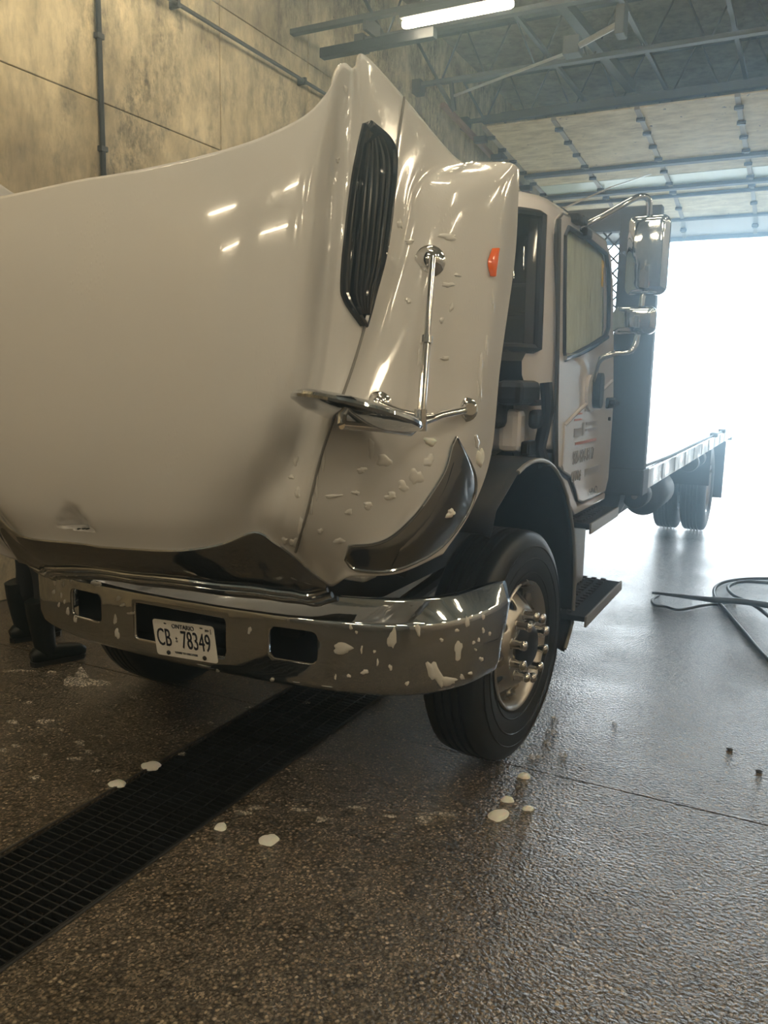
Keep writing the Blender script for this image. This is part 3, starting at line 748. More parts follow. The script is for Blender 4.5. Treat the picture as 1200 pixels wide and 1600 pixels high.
mb.add([rr[-1][k] for k in range(len(CPL))]+[mir(p) for p in rr[-1][1:-1][::-1]], [tuple(range(2*len(CPL)-2))])
cab = obj('cab', mb, M_CABW, TR, smooth=True, ang=.9)
mb, _ = cabgrid(.035, cskip); obj('cab_lining', mb, M_SEAT, cab, smooth=True)
obj('cab_floor', MB().box(XC-.98, XC+.98, 4.4, 5.28, .98, 1.02), M_DARKSTEEL, cab)
# windshield with black surround
wr = [8, 9, 10, 11]
def wsrow(i, off=-.006): return [(p[0]+(off*-1 if False else 0), p[1]+off, p[2]) for p in rr[i][:7]]
P = [wsrow(i) for i in wr]
P = [crom(np.array(r), 3) for r in P]; P = np.array(P)
fullw = np.concatenate([(P*np.array([-1, 1, 1])+np.array([2*XC, 0, 0]))[:, :0:-1], P], 1)
obj('windshield', MB().grid(fullw.tolist()), M_WSHIELD, cab, smooth=True)
bord = [fullw[0, k] for k in range(fullw.shape[1])] + [fullw[k, -1] for k in range(1, 4)] + [fullw[3, k] for k in range(fullw.shape[1]-2, -1, -1)] + [fullw[k, 0] for k in (2, 1)]
obj('windshield_gasket', MB().tube(bord, .022, 8, closed=True), M_BLACK, cab, smooth=True)
for s in (-1, 1):
    band = [[(XC+s*(abs(fullw[k, j][0]-XC)), fullw[k, j][1]-.003, fullw[k, j][2]) for j in (-1, -2, -3, -4)] for k in range(4)]
    obj('frit_band', MB().grid(band), M_GLOSSBLACK, cab, smooth=True)
obj('cowl', MB().grid([[(XC+x, 3.33+.25*(abs(x)/1.0)**2-d, z) for x in [-1+.1*k for k in range(21)]] for d, z in ((0.0, 1.84), (.06, 1.80), (.05, 1.74), (.0, 1.70))]), M_BLACK, cab, smooth=True)
obj('wiper', MB().tube([(XC+.55, 3.38, 1.84), (XC+.75, 3.44, 1.90), (XC+.15, 3.33, 1.98)], .008, 6), M_BLACK, cab)
# dashboard, wheel, seats
obj('dashboard', MB().prism([(3.5, 1.5), (3.55, 1.86), (3.8, 1.90), (4.0, 1.75), (3.95, 1.5)], lambda a, b, t: (t, a, b), XC-.93, XC+.93), M_BLACK, cab, bevel=.03)
swc = Vector((XC+.48, 4.08, 1.78)); sa = Vector((0, .75, .66)).normalized(); se = Vector((1, 0, 0)); sf = sa.cross(se)
obj('steering_wheel', MB().tube([swc+(se*math.cos(q)+sf*math.sin(q))*.21 for q in [2*math.pi*k/32 for k in range(32)]], .014, 8, closed=True).tube([swc-se*.2, swc+se*.2], .016, 8).tube([swc, swc-sa*.35], .03, 8), M_BLACK, cab, smooth=True)
for s in (.48, -.48):
    st = obj('seat', MB().box(XC+s-.25, XC+s+.25, 4.35, 4.85, 1.25, 1.45), M_SEAT, cab, bevel=.06, seg=3)
    obj('seat_back', MB().prism([(4.78, 1.4), (4.95, 1.4), (5.10, 2.1), (4.97, 2.12)], lambda a, b, t: (t, a, b), XC+s-.24, XC+s+.24).prism([(4.99, 2.13), (5.1, 2.13), (5.12, 2.32), (5.03, 2.32)], lambda a, b, t: (t, a, b), XC+s-.13, XC+s+.13), M_SEAT, cab, bevel=.03, seg=2)
# firewall fittings under the windshield (driver side)
fy = 3.60
def fw(name, px0, py0, px1, py1, y, dep, material, bev=.012):
    a = PY(px0, py1, y); b = PY(px1, py0, y)
    return obj(name, MB().box(a[0], b[0], y, y+dep, a[2], b[2]), material, cab, bevel=bev)
fw('brake_reservoir', 772, 594, 816, 633, 3.42, .30, M_BLACK, .03)
fw('relay_box', 822, 625, 838, 634, 3.62, .12, M_BLACK)
fw('wire_connector', 823, 641, 842, 670, 3.62, .12, M_BLACK, .02)
fw('cable_gland', 812, 690, 828, 712, 3.60, .12, M_BLACK)
fw('firewall_panel', 775, 640, 812, 706, 3.56, .12, M_CABW, .03)
obj('wiring_loom', MB().tube([PY(*p, 3.72) for p in ((853,598),(856,640),(849,672),(843,700),(851,730))], .03, 8), M_BLACK, cab, smooth=True)
obj('door_pillar_gap', MB().tube([(XC+1.028, 3.90, 2.46), (XC+1.045, 3.93, 1.8), (XC+1.045, 3.98, 1.28)], .012, 6), M_STRIPE, cab)

# --- doors
DP = [(3.935,2.40),(3.95,2.0),(3.965,1.72),(3.985,1.45),(4.02,1.30),(4.12,1.265),(4.30,1.22),(4.42,1.14),(4.50,1.07),(4.62,1.045),(5.20,1.045),(5.25,1.12),(5.245,1.6),(5.22,2.0),(5.19,2.3),(5.12,2.46),(4.98,2.53),(4.3,2.53),(4.05,2.51),(3.97,2.47)]
DW = [(4.055,2.41),(4.045,2.1),(4.045,1.86),(4.07,1.825),(4.6,1.915),(4.98,1.99),(5.05,2.04),(5.065,2.2),(5.04,2.38),(4.97,2.455),(4.5,2.47),(4.12,2.46)]
def dfn(s):
    def fn(a, b, t):
        lean = -.035*max(0, (b-1.8))/.7
        return (XC+s*(1.012+t+lean + .012*math.sin(max(0, min(1, (b-1.0)/.8))*math.pi)), a, b)
    return fn
doors = []
for s in (1, -1):
    f = dfn(s)
    d = obj('cab_door', MB().prism(DP, f, 0, .032, [DW]), M_CABW, TR, bevel=.006, seg=2); doors.append(d)
    obj('window_glass', MB().prism(DW, f, .008, .013), M_GLASS, d)
    obj('window_gasket', MB().tube([f(a, b, .034) for a, b in DW], .013, 8, closed=True), M_BLACK, d, smooth=True)
    obj('window_trim', MB().tube([f(a, b, .040) for a, b in ((4.05,1.83),(4.3,1.855),(4.6,1.905),(5.0,1.985))], .013, 8), M_CHROME, d, smooth=True)
    obj('door_crease', MB().tube([f(a, b, .032) for a, b in ((4.08,1.50),(4.4,1.575),(4.85,1.66),(5.18,1.73))], .011, 8), M_CABW, d, smooth=True)
    obj('door_crease', MB().tube([f(a, b, .032) for a, b in ((4.075,1.50),(4.07,1.3),(4.10,1.28))], .009, 8), M_CABW, d, smooth=True)
    obj('door_seam', MB().tube([f(a, b, .022) for a, b in DP], .009, 6, closed=True), M_STRIPE, d)
    a = f(5.10, 1.595, .034)
    obj('handle_recess', MB().box(min(a[0], a[0]+s*.02), max(a[0], a[0]+s*.02), 5.0, 5.19, 1.565, 1.63), M_BLACK, d, bevel=.008)
    obj('door_handle', MB().box(min(a[0]+s*.018, a[0]+s*.05), max(a[0]+s*.018, a[0]+s*.05), 5.02, 5.17, 1.583, 1.612), M_BLACK, d, bevel=.009)
    obj('key_lock', MB().tube([f(5.12, 1.50, .03), f(5.12, 1.50, .045)], .011, 10), M_BLACK, d)
f = dfn(1); dc = [Vector((0, 1, 0)), Vector((0, 0, 1)), Vector((1, 0, 0))]
def dtxt(s, size, y, z, sx, material, name='lettering'):
    obj(name, text_mesh(s, size, .0015, dc, f(y, z, .034), sx, 'LEFT'), material, doors[0])
dtxt('905-876-8117', .10, 4.28, 1.315, .86, M_GREYINK); dtxt('CVOR#', .082, 4.28, 1.215, .78, M_GREYINK)
# decals washed out beyond reading: plain faded strokes
for y0, y1, z0, z1, mt in ((4.28, 4.44, 1.545, 1.555, M_REDINK), (4.28, 4.44, 1.515, 1.525, M_REDINK), (4.50, 4.86, 1.56, 1.572, M_GREYINK), (4.32, 4.80, 1.385, 1.40, M_REDINK), (4.58, 4.95, 1.195, 1.235, M_GREYINK)):
    obj('faded_decal', MB().prism([(y0, z0), (y1, z0), (y1, z1), (y0, z1)], f, .033, .0345), mt, doors[0])
dtxt('HINO', .062, 4.72, 1.085, 1.35, M_CHROME2, 'emblem')
obj('decal_block', MB().box(f(4.3, 1.45, .033)[0], f(4.3, 1.45, .0345)[0], 4.28, 4.42, 1.43, 1.475).box(f(4.3, 1.45, .033)[0], f(4.3, 1.45, .0345)[0], 4.46, 4.50, 1.43, 1.50).box(f(4.3, 1.45, .033)[0], f(4.3, 1.45, .0345)[0], 4.54, 4.8, 1.485, 1.50).box(f(4.3, 1.45, .033)[0], f(4.3, 1.45, .0345)[0], 4.54, 4.8, 1.45, 1.462), M_GREYINK, doors[0])
obj('window_sticker', MB().prism([(4.95, 2.27), (5.01, 2.27), (5.01, 2.42), (4.95, 2.42)], f, .013, .015), M_YELLOW, doors[0])
for s in (1, -1):
    obj('rocker_sill', MB().prism([(4.1, 1.26), (4.3, 1.2), (4.44, 1.1), (4.55, 1.03), (5.25, 1.03), (5.25, .985), (4.5, .985), (4.32, 1.08), (4.1, 1.18)], lambda a, b, t: (XC+s*t, a, b), .93, 1.035), M_CABW, TR, bevel=.01)

# --- mirrors
for s in (1, -1):
    def S(p): return p if s > 0 else mir(p)
    f = dfn(1)
    mm_ = obj('door_mirror', MB().box(*(lambda c: (c[0]-.11, c[0]+.11, c[1]-.055, c[1]+.055, c[2]-.21, c[2]+.21))(S((-.84, 4.74, 2.40)))), M_CHROME, TR, bevel=.045, seg=4, smooth=True, ang=1.0)
    obj('convex_mirror', MB().box(*(lambda c: (c[0]-.115, c[0]+.115, c[1]-.055, c[1]+.055, c[2]-.075, c[2]+.075))(S((-.88, 4.70, 2.055)))), M_CHROME, mm_, bevel=.04, seg=4, smooth=True, ang=1.0)
    lo = [f(4.60, 1.72, .05), (-1.04, 4.60, 1.83), (-.98, 4.62, 1.87), (-.90, 4.68, 1.885), (-.87, 4.70, 1.92), (-.86, 4.71, 2.0), (-.85, 4.73, 2.2)]
    obj('lower_arm', MB().tube([S(tuple(p)) for p in crom(lo, 5)], .017, 10), M_CHROME, mm_, smooth=True)
    up = [f(4.36, 2.50, .03), (-1.03, 4.45, 2.565), (-.90, 4.62, 2.68), (-.855, 4.70, 2.69), (-.845, 4.72, 2.64), (-.845, 4.73, 2.55)]
    obj('upper_arm', MB().tube([S(tuple(p)) for p in crom(up, 5)], .017, 10), M_CHROME, mm_, smooth=True)
    b0 = f(4.60, 1.66, .03)
    obj('mirror_base', MB().prism(rrect(4.50, 4.70, 1.56, 1.76, .09, 5), lambda a, b, t: S((t, a, b)), b0[0]-.002, b0[0]+.018), M_CABW, mm_, bevel=.01)
    obj('mirror_base_cover', MB().prism(rrect(4.60, 4.70, 1.575, 1.77, .045, 5), lambda a, b, t: S((t, a, b)), b0[0]+.012, b0[0]+.06), M_BLACK, mm_, bevel=.012)
    for y, z in ((4.24, 2.52), (4.42, 2.48), (4.36, 2.53)):
        c = S(f(y, z, .04)); obj('mirror_bracket', MB().box(c[0]-.03, c[0]+.03, c[1]-.06, c[1]+.06, c[2]-.022, c[2]+.022), M_BLACK, mm_, bevel=.01)
an = obj('antenna', MB().tube([(XC+.88, 4.40, 2.60), (-1.12, 5.0, 2.83), (-1.08, 6.0, 3.12)], [.005, .004, .003], 6), M_GALV, cab)
obj('antenna_base', MB().box(XC+.86, XC+.92, 4.34, 4.46, 2.54, 2.61), M_BLACK, cab, bevel=.015)

# --- fender mirror on the hood
for s in (1, -1):
    def S(p): return p if s > 0 else hmir(p)
    b1 = on(HBV, 672, 408, 0); b2 = on(HBV, 728, 640, 0); b3 = on(HBV, 592, 632, 0)
    nb = Vector((.55, -.83, .05)).normalized()
    def ball(p, r): return MB().lathe([(-.01, r*1.15), (0, r*1.2), (.006, r*1.0), (r*.5, r*.82), (r*.85, r*.45), (r, 0)], p, nb, 20)
    fr = lambda x, y, off: Vector(on(HBV, x, y, 0)) - Vector(ray(x, y)).normalized()*off
    j0 = Vector(b2)+nb*.045; jc = fr(657, 655, .13)
    fm = obj('fender_mirror', MB(), None, TR) if False else None
    hd0 = fr(472, 602, .30); hd1 = fr(642, 658, .17); hc = (hd0+hd1)/2; R_ = (hd1-hd0).length/2
    ax = (hd1-hd0).normalized(); vdir = Vector(ray(557, 630)).normalized(); side = ax.cross(vdir).normalized(); side = side if side.z > 0 else -side
    nrm = (side*.985 + vdir*.16).normalized(); w2 = nrm.cross(ax).normalized()
    P = []; 
    prof_ = [(0, 0), (.5, .0), (.9, -.004), (.985, -.014), (1.0, -.022), (.985, -.030), (.8, -.044), (.5, -.056), (.2, -.06), (0, -.06)]
    for rr_, hh in prof_:
        P.append([S(tuple(hc+(ax*math.cos(2*math.pi*k/40)*R_+w2*math.sin(2*math.pi*k/40)*R_)*rr_+nrm*hh)) for k in range(41)])
    fm = obj('fender_mirror', MB().grid(P), M_CHROME, TR, smooth=True, ang=.6)
    def T(pts, r, nm, mt=M_CHROME2): return obj(nm, MB().tube([S(tuple(Vector(p))) for p in pts], r, 10), mt, fm, smooth=True)
    for p, r in ((b1, .042), (b2, .034), (b3, .034)):
        bm_ = ball(p, r)
        if s < 0: bm_.mirror(XC, True)
        obj('mount', bm_, M_CHROME2, fm, smooth=True)
    e1 = Vector(b1)+nb*.045; k1 = Vector(b3)+nb*.05
    mid = e1.lerp(jc, .52)
    T([e1, e1.lerp(mid, .15), mid], .011, 'upper_leg'); T([mid, jc], .014, 'upper_leg')
    T([mid-(mid-e1).normalized()*.012, mid+(mid-e1).normalized()*.012], .020, 'clamp')
    el = fr(640, 676, .20); fo = fr(534, 664, .30); tp = fr(536, 634, .28)
    T([j0, jc.lerp(j0, .4), jc+Vector((0, 0, -.012)), el, (el+fo)/2+Vector((0, 0, .003)), fo], .0125, 'lower_arm')
    T([fo, fo.lerp(tp, .5), tp], .0125, 'lower_arm')
    T([k1, k1.lerp(jc, .5), jc+Vector((0, 0, .01))], .010, 'side_leg')
    T([jc+Vector((0, 0, -.035)), jc+Vector((0, 0, .03))], .020, 'clamp'); T([j0-nb*.02, j0+nb*.028], .020, 'clamp')
    T([jc+Vector((-.03, -.02, .0)), jc+Vector((.035, .02, .012))], .008, 'clamp_bolt')

# --- steps by the driver's door
for s in (1, -1):
    def S(p): return p if s > 0 else mir(p)
    def bx(x0, x1, *r):
        return (x0, x1, *r) if s > 0 else (2*XC-x1, 2*XC-x0, *r)
    stp = obj('step_frame', MB().box(*bx(-1.30, -1.20, 4.55, 4.62, .42, 1.0)).box(*bx(-1.30, -1.20, 5.0, 5.07, .42, 1.0)).box(*bx(-1.22, -1.17, 4.5, 5.1, .48, .93)), M_GALV, TR, bevel=.006)
    for z, xo in ((.93, -.99), (.45, -.955)):
        obj('tread', MB().box(*bx(-1.24, xo, 4.26 if z < .6 else 4.40, 5.18 if z < .6 else 5.1, z, z+.03)), M_BLACK, stp, bevel=.004)
        obj('tread_edge', MB().box(*bx(xo, xo+.012, 4.25 if z < .6 else 4.39, 5.19 if z < .6 else 5.11, z-.025, z+.034)), M_GALV, stp, bevel=.003)
        yy = 4.30 if z < .6 else 4.43
        while yy < (5.15 if z < .6 else 5.07):
            for xx in (-1.19, -1.13, -1.07): obj('grip_tooth', MB().box(*bx(xx, xx+.03, yy, yy+.03, z+.03, z+.040)), M_DARKSTEEL, stp)
            yy += .065
    obj('step_bracket', MB().box(*bx(-1.25, -1.0, 4.5, 4.55, .40, .45)).box(*bx(-1.25, -1.0, 4.95, 5.0, .40, .45)), M_BLACK, stp)
# tanks
ft = obj('fuel_tank', MB().lathe([(0, .0), (0, .24), (.02, .27), (1.0, .27), (1.02, .24), (1.02, 0)], (XC+.80, 5.55, .98), (0, 1, 0), 28), M_DARKSTEEL, TR, smooth=True)
for y in (5.8, 6.3): obj('tank_strap', MB().lathe([(0, .274), (.05, .274)], (XC+.80, y, .98), (0, 1, 0), 28), M_GALV, ft)
obj('air_tank', MB().lathe([(0, 0), (.03, .12), (.08, .16), (.75, .16), (.8, .12), (.83, 0)], (XC+.98, 6.9, .80), (0, 1, 0), 24), M_DARKSTEEL, TR, smooth=True)

# --- flatbed
bed = obj('bed_frame', MB().box(XC-.55, XC-.45, 5.45, 12.4, .97, 1.06).box(XC+.45, XC+.55, 5.45, 12.4, .97, 1.06), M_DARKSTEEL, TR)
n = 15; w = 2.40/n
for k in range(n): obj('deck_board', MB().box(XC-1.2+k*w+.003, XC-1.2+(k+1)*w-.003, 5.5, 12.35, 1.09, 1.13), M_DECKWOOD, bed)
for y in (5.9, 6.9, 7.9, 8.9, 9.9, 10.9, 11.9): obj('deck_beam', MB().box(XC-1.2, XC+1.2, y, y+.07, 1.02, 1.09), M_DARKSTEEL, bed)
for s in (1, -1):
    a, b = (XC+1.20, XC+1.235) if s > 0 else (XC-1.235, XC-1.20)
    sr = obj('side_rail', MB().box(a, b, 5.62, 12.4, 1.03, 1.16), M_ALU, bed, bevel=.006)
    y = 6.2
    while y < 12.2:
        obj('stake_pocket', MB().box(*( (b, b+.005, y, y+.09, 1.04, 1.15) if s > 0 else (a-.005, a, y, y+.09, 1.04, 1.15))), M_ALU, bed); y += .62
    for y in (5.75, 8.6, 9.2, 11.6):
        wn = MB().lathe([(0, .0), (0, .085), (.02, .09), (.16, .09), (.18, .085), (.18, .03), (.18, .0)], (XC+s*1.13, y, .955), (0, 1, 0), 18)
        obj('strap_winch', wn, M_DARKSTEEL, bed, smooth=True)
        obj('winch_hub', MB().lathe([(-.012, 0), (-.012, .022), (.0, .024)], (XC+s*1.13, y, .955), (0, 1, 0), 12), M_CHROME2, bed)
obj('front_sill', MB().box(XC-1.235, XC+1.235, 5.42, 5.62, 1.00, 1.17), M_DARKSTEEL, bed, bevel=.008)
obj('tail_bar', MB().box(XC-1.235, XC+1.235, 12.4, 12.5, .98, 1.125), M_DARKSTEEL, bed, bevel=.01)
for y in (9.9, 10.9): obj('strap_ratchet', MB().box(XC+1.18, XC+1.26, y, y+.14, 1.15, 1.20), M_DARKSTEEL, bed, bevel=.01)
obj('tie_rope', MB().tube(crom([(XC+1.19, 5.7, 1.17), (XC+1.215, 6.8, 1.17), (XC+1.21, 8.2, 1.17), (XC+1.215, 9.6, 1.17), (XC+1.215, 11.2, 1.17)], 5), .011, 8), M_DARKSTEEL, bed)
# headboard behind the cab
hb = obj('headboard', MB().box(XC+.99, XC+1.235, 5.42, 5.50, 1.17, 2.80).box(XC-1.235, XC-.99, 5.42, 5.50, 1.17, 2.80).box(XC-.99, XC+.99, 5.42, 5.50, 2.66, 2.80).box(XC-.99, XC+.99, 5.42, 5.50, 1.17, 1.60), M_DARKSTEEL, TR, bevel=.006)
k = 0
for d in (-1, 1):
    x = -2.2
    while x < 2.2:
        p, q = (x, 1.6), (x+d*1.06, 2.66)
        # clip to the opening
        ts = [0, 1]
        if d > 0: t0 = max(0, (-.99-x)/1.06); t1 = min(1, (.99-x)/1.06)
        else: t0 = max(0, (x-.99)/1.06); t1 = min(1, (x+.99)/1.06)
        if t1-t0 > .03:
            A_ = (XC+x+d*1.06*t0, 5.46+.008*d, 1.6+1.06*t0); B_ = (XC+x+d*1.06*t1, 5.46+.008*d, 1.6+1.06*t1)
            obj('mesh_wire', MB().tube([A_, B_], .006, 5), M_DARKSTEEL, hb)
        x += .09


# ------------------------------------------------------------------ foam on the floor and on the truck
def me_bvh(o):
    me = o.data; return BVHTree.FromPolygons([v.co.copy() for v in me.vertices], [tuple(p.vertices) for p in me.polygons])
BBV2 = me_bvh(bump_)
FLB = BVHTree.FromPolygons([Vector((-9, -2, 0)), Vector((9, -2, 0)), Vector((9, 20, 0)), Vector((-9, 20, 0))], [(0, 1, 2, 3)])
rnd = random.Random(11)
def foam(bvh, x, y, rx, ry, th, label, group, rot=0.0, rough=.35, name='foam_blob'):
    n = 18; ph = [rnd.uniform(0, 6.28) for _ in range(4)]
    def rad(q): return 1+rough*(.5*math.sin(2*q+ph[0])+.35*math.sin(3*q+ph[1])+.25*math.sin(5*q+ph[2])+.15*math.sin(7*q+ph[3]))
    c = on(bvh, x, y, th)
    if c is None: return
    vs = [c]; fs = []; R = ((.45, .93), (.8, .6), (1.0, -.15))
    for i, (rr_, hh) in enumerate(R):
        for k in range(n):
            q = 2*math.pi*k/n; r = rad(q)*rr_; a = rx*r*math.cos(q); b = ry*r*math.sin(q)
            p = on(bvh, x+a*math.cos(rot)-b*math.sin(rot), y+a*math.sin(rot)+b*math.cos(rot), th*hh)
            if p is None or (p-c).length > max(rx, ry)*2.4*(c-Vector(CAMP)).length/F+.012: p = Vector(vs[-1])
            vs.append(p)
    for k in range(n): fs.append((0, 1+k, 1+(k+1) % n))
    for i in range(2):
        for k in range(n): fs.append((1+i*n+k, 1+(i+1)*n+k, 1+(i+1)*n+(k+1) % n, 1+i*n+(k+1) % n))
    mb = MB().add(vs, fs)
    tag(obj(name, mb, M_DRIP if name == 'soap_drip' else (M_THIN if (bvh is FLB and th < .008) else (M_BFOAM if bvh is BBV2 else M_FOAM)), smooth=True), label, 'foam', group)
GF = 'soap foam flecks on the wet floor'
named = [(779,1274,17,10,'largest oval blob of white foam on floor before front wheel'), (420,1313,17,9,'round blob of white foam on floor beside the drain grate'),
 (345,1293,11,6,'small round foam blob at the edge of the drain grate'), (819,1213,10,5,'small foam blob lying just under the front tire'),
 (793,1250,11,5,'flat thin foam patch behind the largest foam blob'), (825,1264,9,4,'small foam dab beside the largest foam blob'),
 (130,1066,30,9,'branching foam splash on floor near the rubber boots'), (183,1225,14,6,'pale foam smear touching the far side of the drain grate'),
 (236,1197,16,7,'pale foam patch along the far edge of the drain grate')]
for x, y, a, b, lb in named: foam(FLB, x, y, a, b, .012 if a < 25 else .006, lb, GF, rough=.2 if a < 25 else .6)
foam(FLB, 128, 1052, 9, 10, .006, 'upright lobe of the branching foam splash near the boots', GF, rough=.5)
for x, y, a, b in ((503,1280,9,6),(663,1280,18,5),(690,1272,20,3),(560,1262,16,3),(610,1275,12,3),(470,1265,14,3),(378,1270,13,4),(400,1262,16,3),(880,1180,6,4),(862,1143,8,4),(855,1160,6,4),(835,1182,9,5),(866,1120,6,3),(960,1130,4,2),(776,1405,4,2),(70,1127,13,4),(45,1098,7,2),(20,1128,10,3),(5,1172,8,3),(125,1160,10,4),(140,1175,7,3),(118,1185,12,3),(160,1150,6,2),(55,1215,9,3),(95,1140,5,2),(30,1048,22,1.5),(80,1050,8,1.5),(210,1090,5,2),(390,1105,6,1.5),(330,1130,5,1.5),(285,1178,6,2),(25,1165,6,2),(70,1180,6,2),(150,1205,7,3),(480,1098,5,2)):
    foam(FLB, x, y, a, b, .005, 'small thin fleck of soap foam on the wet concrete floor', GF, rough=.5)
GB = 'soap foam on the chrome bumper'
foam(BBV2, 535,1013,16,9,.006,'long foam streak on bumper beside the round-cornered opening', GB, .2)
foam(BBV2, 680,1052,9,24,.006,'curved foam drip low on the bumper ahead of the tire', GB, -.35, .5)
foam(BBV2, 700,1064,16,6,.006,'foam foot running from the curved drip on the bumper', GB, .0, .5)
foam(BBV2, 613,998,7,16,.005,'upright foam smear in the middle of the bumper side', GB, .0, .4)
for x, y, a, b in ((653,984,4,10),(716,1016,7,14),(714,985,3,3),(730,972,3,10),(735,965,3,3),(755,964,2,5),(755,985,2,4),(752,1030,3,4),(748,1000,2,3),(740,1004,2,3),(765,990,2,3),(743,1015,2,2),(722,1058,4,4),(735,1052,3,3),(570,1050,6,4),(545,1056,3,3),(565,1015,2,6),(590,1035,2,5),(610,1043,3,5),(585,1018,2,3),(524,1058,2,4),(548,980,3,4),(557,988,2,3),(636,1068,3,4),(690,1000,3,3),(115,938,4,9),(106,955,2,8),(118,965,3,8),(96,930,1.5,4),(99,912,1.5,5),(86,905,3,10),(84,925,2,4),(92,945,1.5,4),(110,905,2,5),(125,930,1.5,4),(101,940,1.5,3),(95,885,2,9),(120,895,2,4),(185,935,4,4),(192,945,5,3),(205,958,6,2.5),(180,968,3,7),(183,990,4,8),(150,912,8,5),(390,985,3,6),(340,1048,3,3),(425,1062,3,3)):
    foam(BBV2, x, y, a, b, .004, 'small drip of soap foam clinging to the chrome bumper', GB, 0, .4)
for x, a, b in ((283,5,9),(247,4,7)): pass
GH = 'soap foam on the open white hood'
foam(HBV, 750,715,6,16,.008,'thick foam drip beside the tip of the headlamp', GH, 0, .3)
foam(HBV, 672,690,9,8,.008,'foam dripping below the mirror arm joint on hood', GH, 0, .4)
foam(HBV, 585,880,9,6,.006,'small foam scrap at the low end of headlamp', GH, 0, .4)
foam(HBV, 697,800,9,9,.026,'foam smear on the dark headlamp lens', GH, 0, .6)
for x, y, a, b in ((751,585,3,34),(747,610,3,12),(745,690,4,10),(470,825,5,20),(460,848,7,9),(445,845,6,5),(505,720,3,18),(495,760,3,22),(487,790,3,16),(600,720,10,12),(565,735,8,5),(650,745,10,14),(630,760,8,9),(670,720,8,10),(520,775,14,3),(545,800,7,4),(575,790,8,6),(610,775,9,7),(465,770,5,8),(462,720,5,7),(455,745,4,5),(580,700,6,14),(695,560,8,3),(655,560,3,12),(638,470,5,5),(625,350,4,9),(640,378,8,4),(700,370,14,6),(715,430,6,3),(700,445,9,5),(705,480,3,8),(690,500,4,5),(770,470,2,20),(760,540,2,14),(540,140,3,8),(560,265,3,4),(528,250,3,5),(500,830,5,4),(530,845,8,5),(556,770,6,4)):
    foam(HBV, x, y, a, b, .0045, 'thin soapy drip running down the open white hood', GH, 0, .45, 'soap_drip')

# ------------------------------------------------------------------ pressure hose and wand on the floor
def fp(x, y, z): return tuple(PZ(x, y, z))
hr = empty('pressure_hose', fp(1150, 930, 0), 'black pressure hose lying in loops on the wet floor', 'hose')
obj('hose_run', MB().tube(crom([fp(x, y, .014) for x, y in ((1420,1180),(1300,1120),(1200,1030),(1165,990),(1135,955),(1116,930),(1122,914),(1150,906),(1200,904),(1270,908),(1400,935))], 8), .014, 10), M_RUBBER, hr, smooth=True)
obj('hose_run', MB().tube(crom([fp(x, y, .040) for x, y in ((1420,950),(1300,925),(1200,911),(1160,909),(1138,917),(1146,930),(1170,941),(1200,962),(1250,1010),(1330,1060))], 8), .014, 10), M_RUBBER, hr, smooth=True)
wd = empty('spray_wand', fp(1070, 932, 0), 'long black spray wand lying beside the looped hose', 'spray wand')
obj('lance', MB().tube([fp(x, y, .07) for x, y in ((1019,926),(1060,931),(1118,938))], [.010, .014, .022], 10), M_BLACK, wd, smooth=True)
obj('grip', MB().tube(crom([fp(x, y, .07) for x, y in ((1112,937),(1160,940),(1215,948))], 4), .024, 10), M_RUBBER, wd, smooth=True)
obj('hook_wire', MB().tube(crom([fp(x, y, .012) for x, y in ((1030,930),(1019,938),(1024,946),(1040,948),(1062,953),(1100,946),(1150,940))], 6), .011, 8), M_RUBBER, wd, smooth=True)
for k, (x, y) in enumerate(((1140,1171),(1186,1205))):
    q = fp(x, y, .004); tag(obj('floor_debris', MB().lathe([(0, .0), (.0, .012), (.006, .016), (.010, .008), (.012, 0)], (q[0], q[1], 0.0), (.05, .02, 1), 9), M_RUBBER), ['dark scrap of dirt on the wet floor near the hose', 'larger dark scrap of dirt on wet floor past the joint'][k], 'debris')

# ------------------------------------------------------------------ person in rubber boots standing behind the bumper
def skin_obj(name, joints, bones, material, parent, root=0, sub=2):
    names = list(joints); me = bpy.data.meshes.new(name)
    me.from_pydata([joints[k][0] for k in names], [(names.index(a), names.index(b)) for a, b in bones], [])
    o = bpy.data.objects.new(name, me); COL.objects.link(o)
    sk = o.modifiers.new('skin', 'SKIN'); sk.use_smooth_shade = True
    lay = me.skin_vertices[0].data if me.skin_vertices else None
    if lay is None:
        bm = bmesh.new(); bm.from_mesh(me); bm.verts.layers.skin.verify(); bm.to_mesh(me); bm.free(); lay = me.skin_vertices[0].data
    for i, k in enumerate(names):
        r = joints[k][1]; lay[i].radius = r if isinstance(r, tuple) else (r, r); lay[i].use_root = (i == root)
    sb = o.modifiers.new('sub', 'SUBSURF'); sb.levels = sub; sb.render_levels = sub
    bake(o); o.data.materials.clear(); o.data.materials.append(material)
    for p in o.data.polygons: p.use_smooth = True
    return setp(o, parent)
fd = Vector((.38, .92, 0)).normalized(); sd_ = Vector((fd.y, -fd.x, 0))       # forward, right-hand side
base = Vector((-4.14, 3.38, 0))
PE = empty('person', base, 'person in dark clothes and black rubber boots standing behind the bumper', 'person')
def bp(f_, r_, z): return tuple(base + fd*f_ + sd_*r_ + Vector((0, 0, z)))
aN = (-.02, .267); aF = (.02, -.267)    # near and far foot: forward, right
def legs(extra):
    J = {'pelvis': (bp(0, 0, .95), (.155+extra, .12+extra))}
    for n_, (f_, r_) in (('n', aN), ('f', aF)):
        s_ = 1 if r_ > 0 else -1
        J['hip'+n_] = (bp(0, s_*.09, .88), .092+extra); J['kn'+n_] = (bp(f_*.55+.05, r_*.75, .50), .062+extra); J['an'+n_] = (bp(f_, r_, .12), .036+extra)
    return J
J = legs(0)
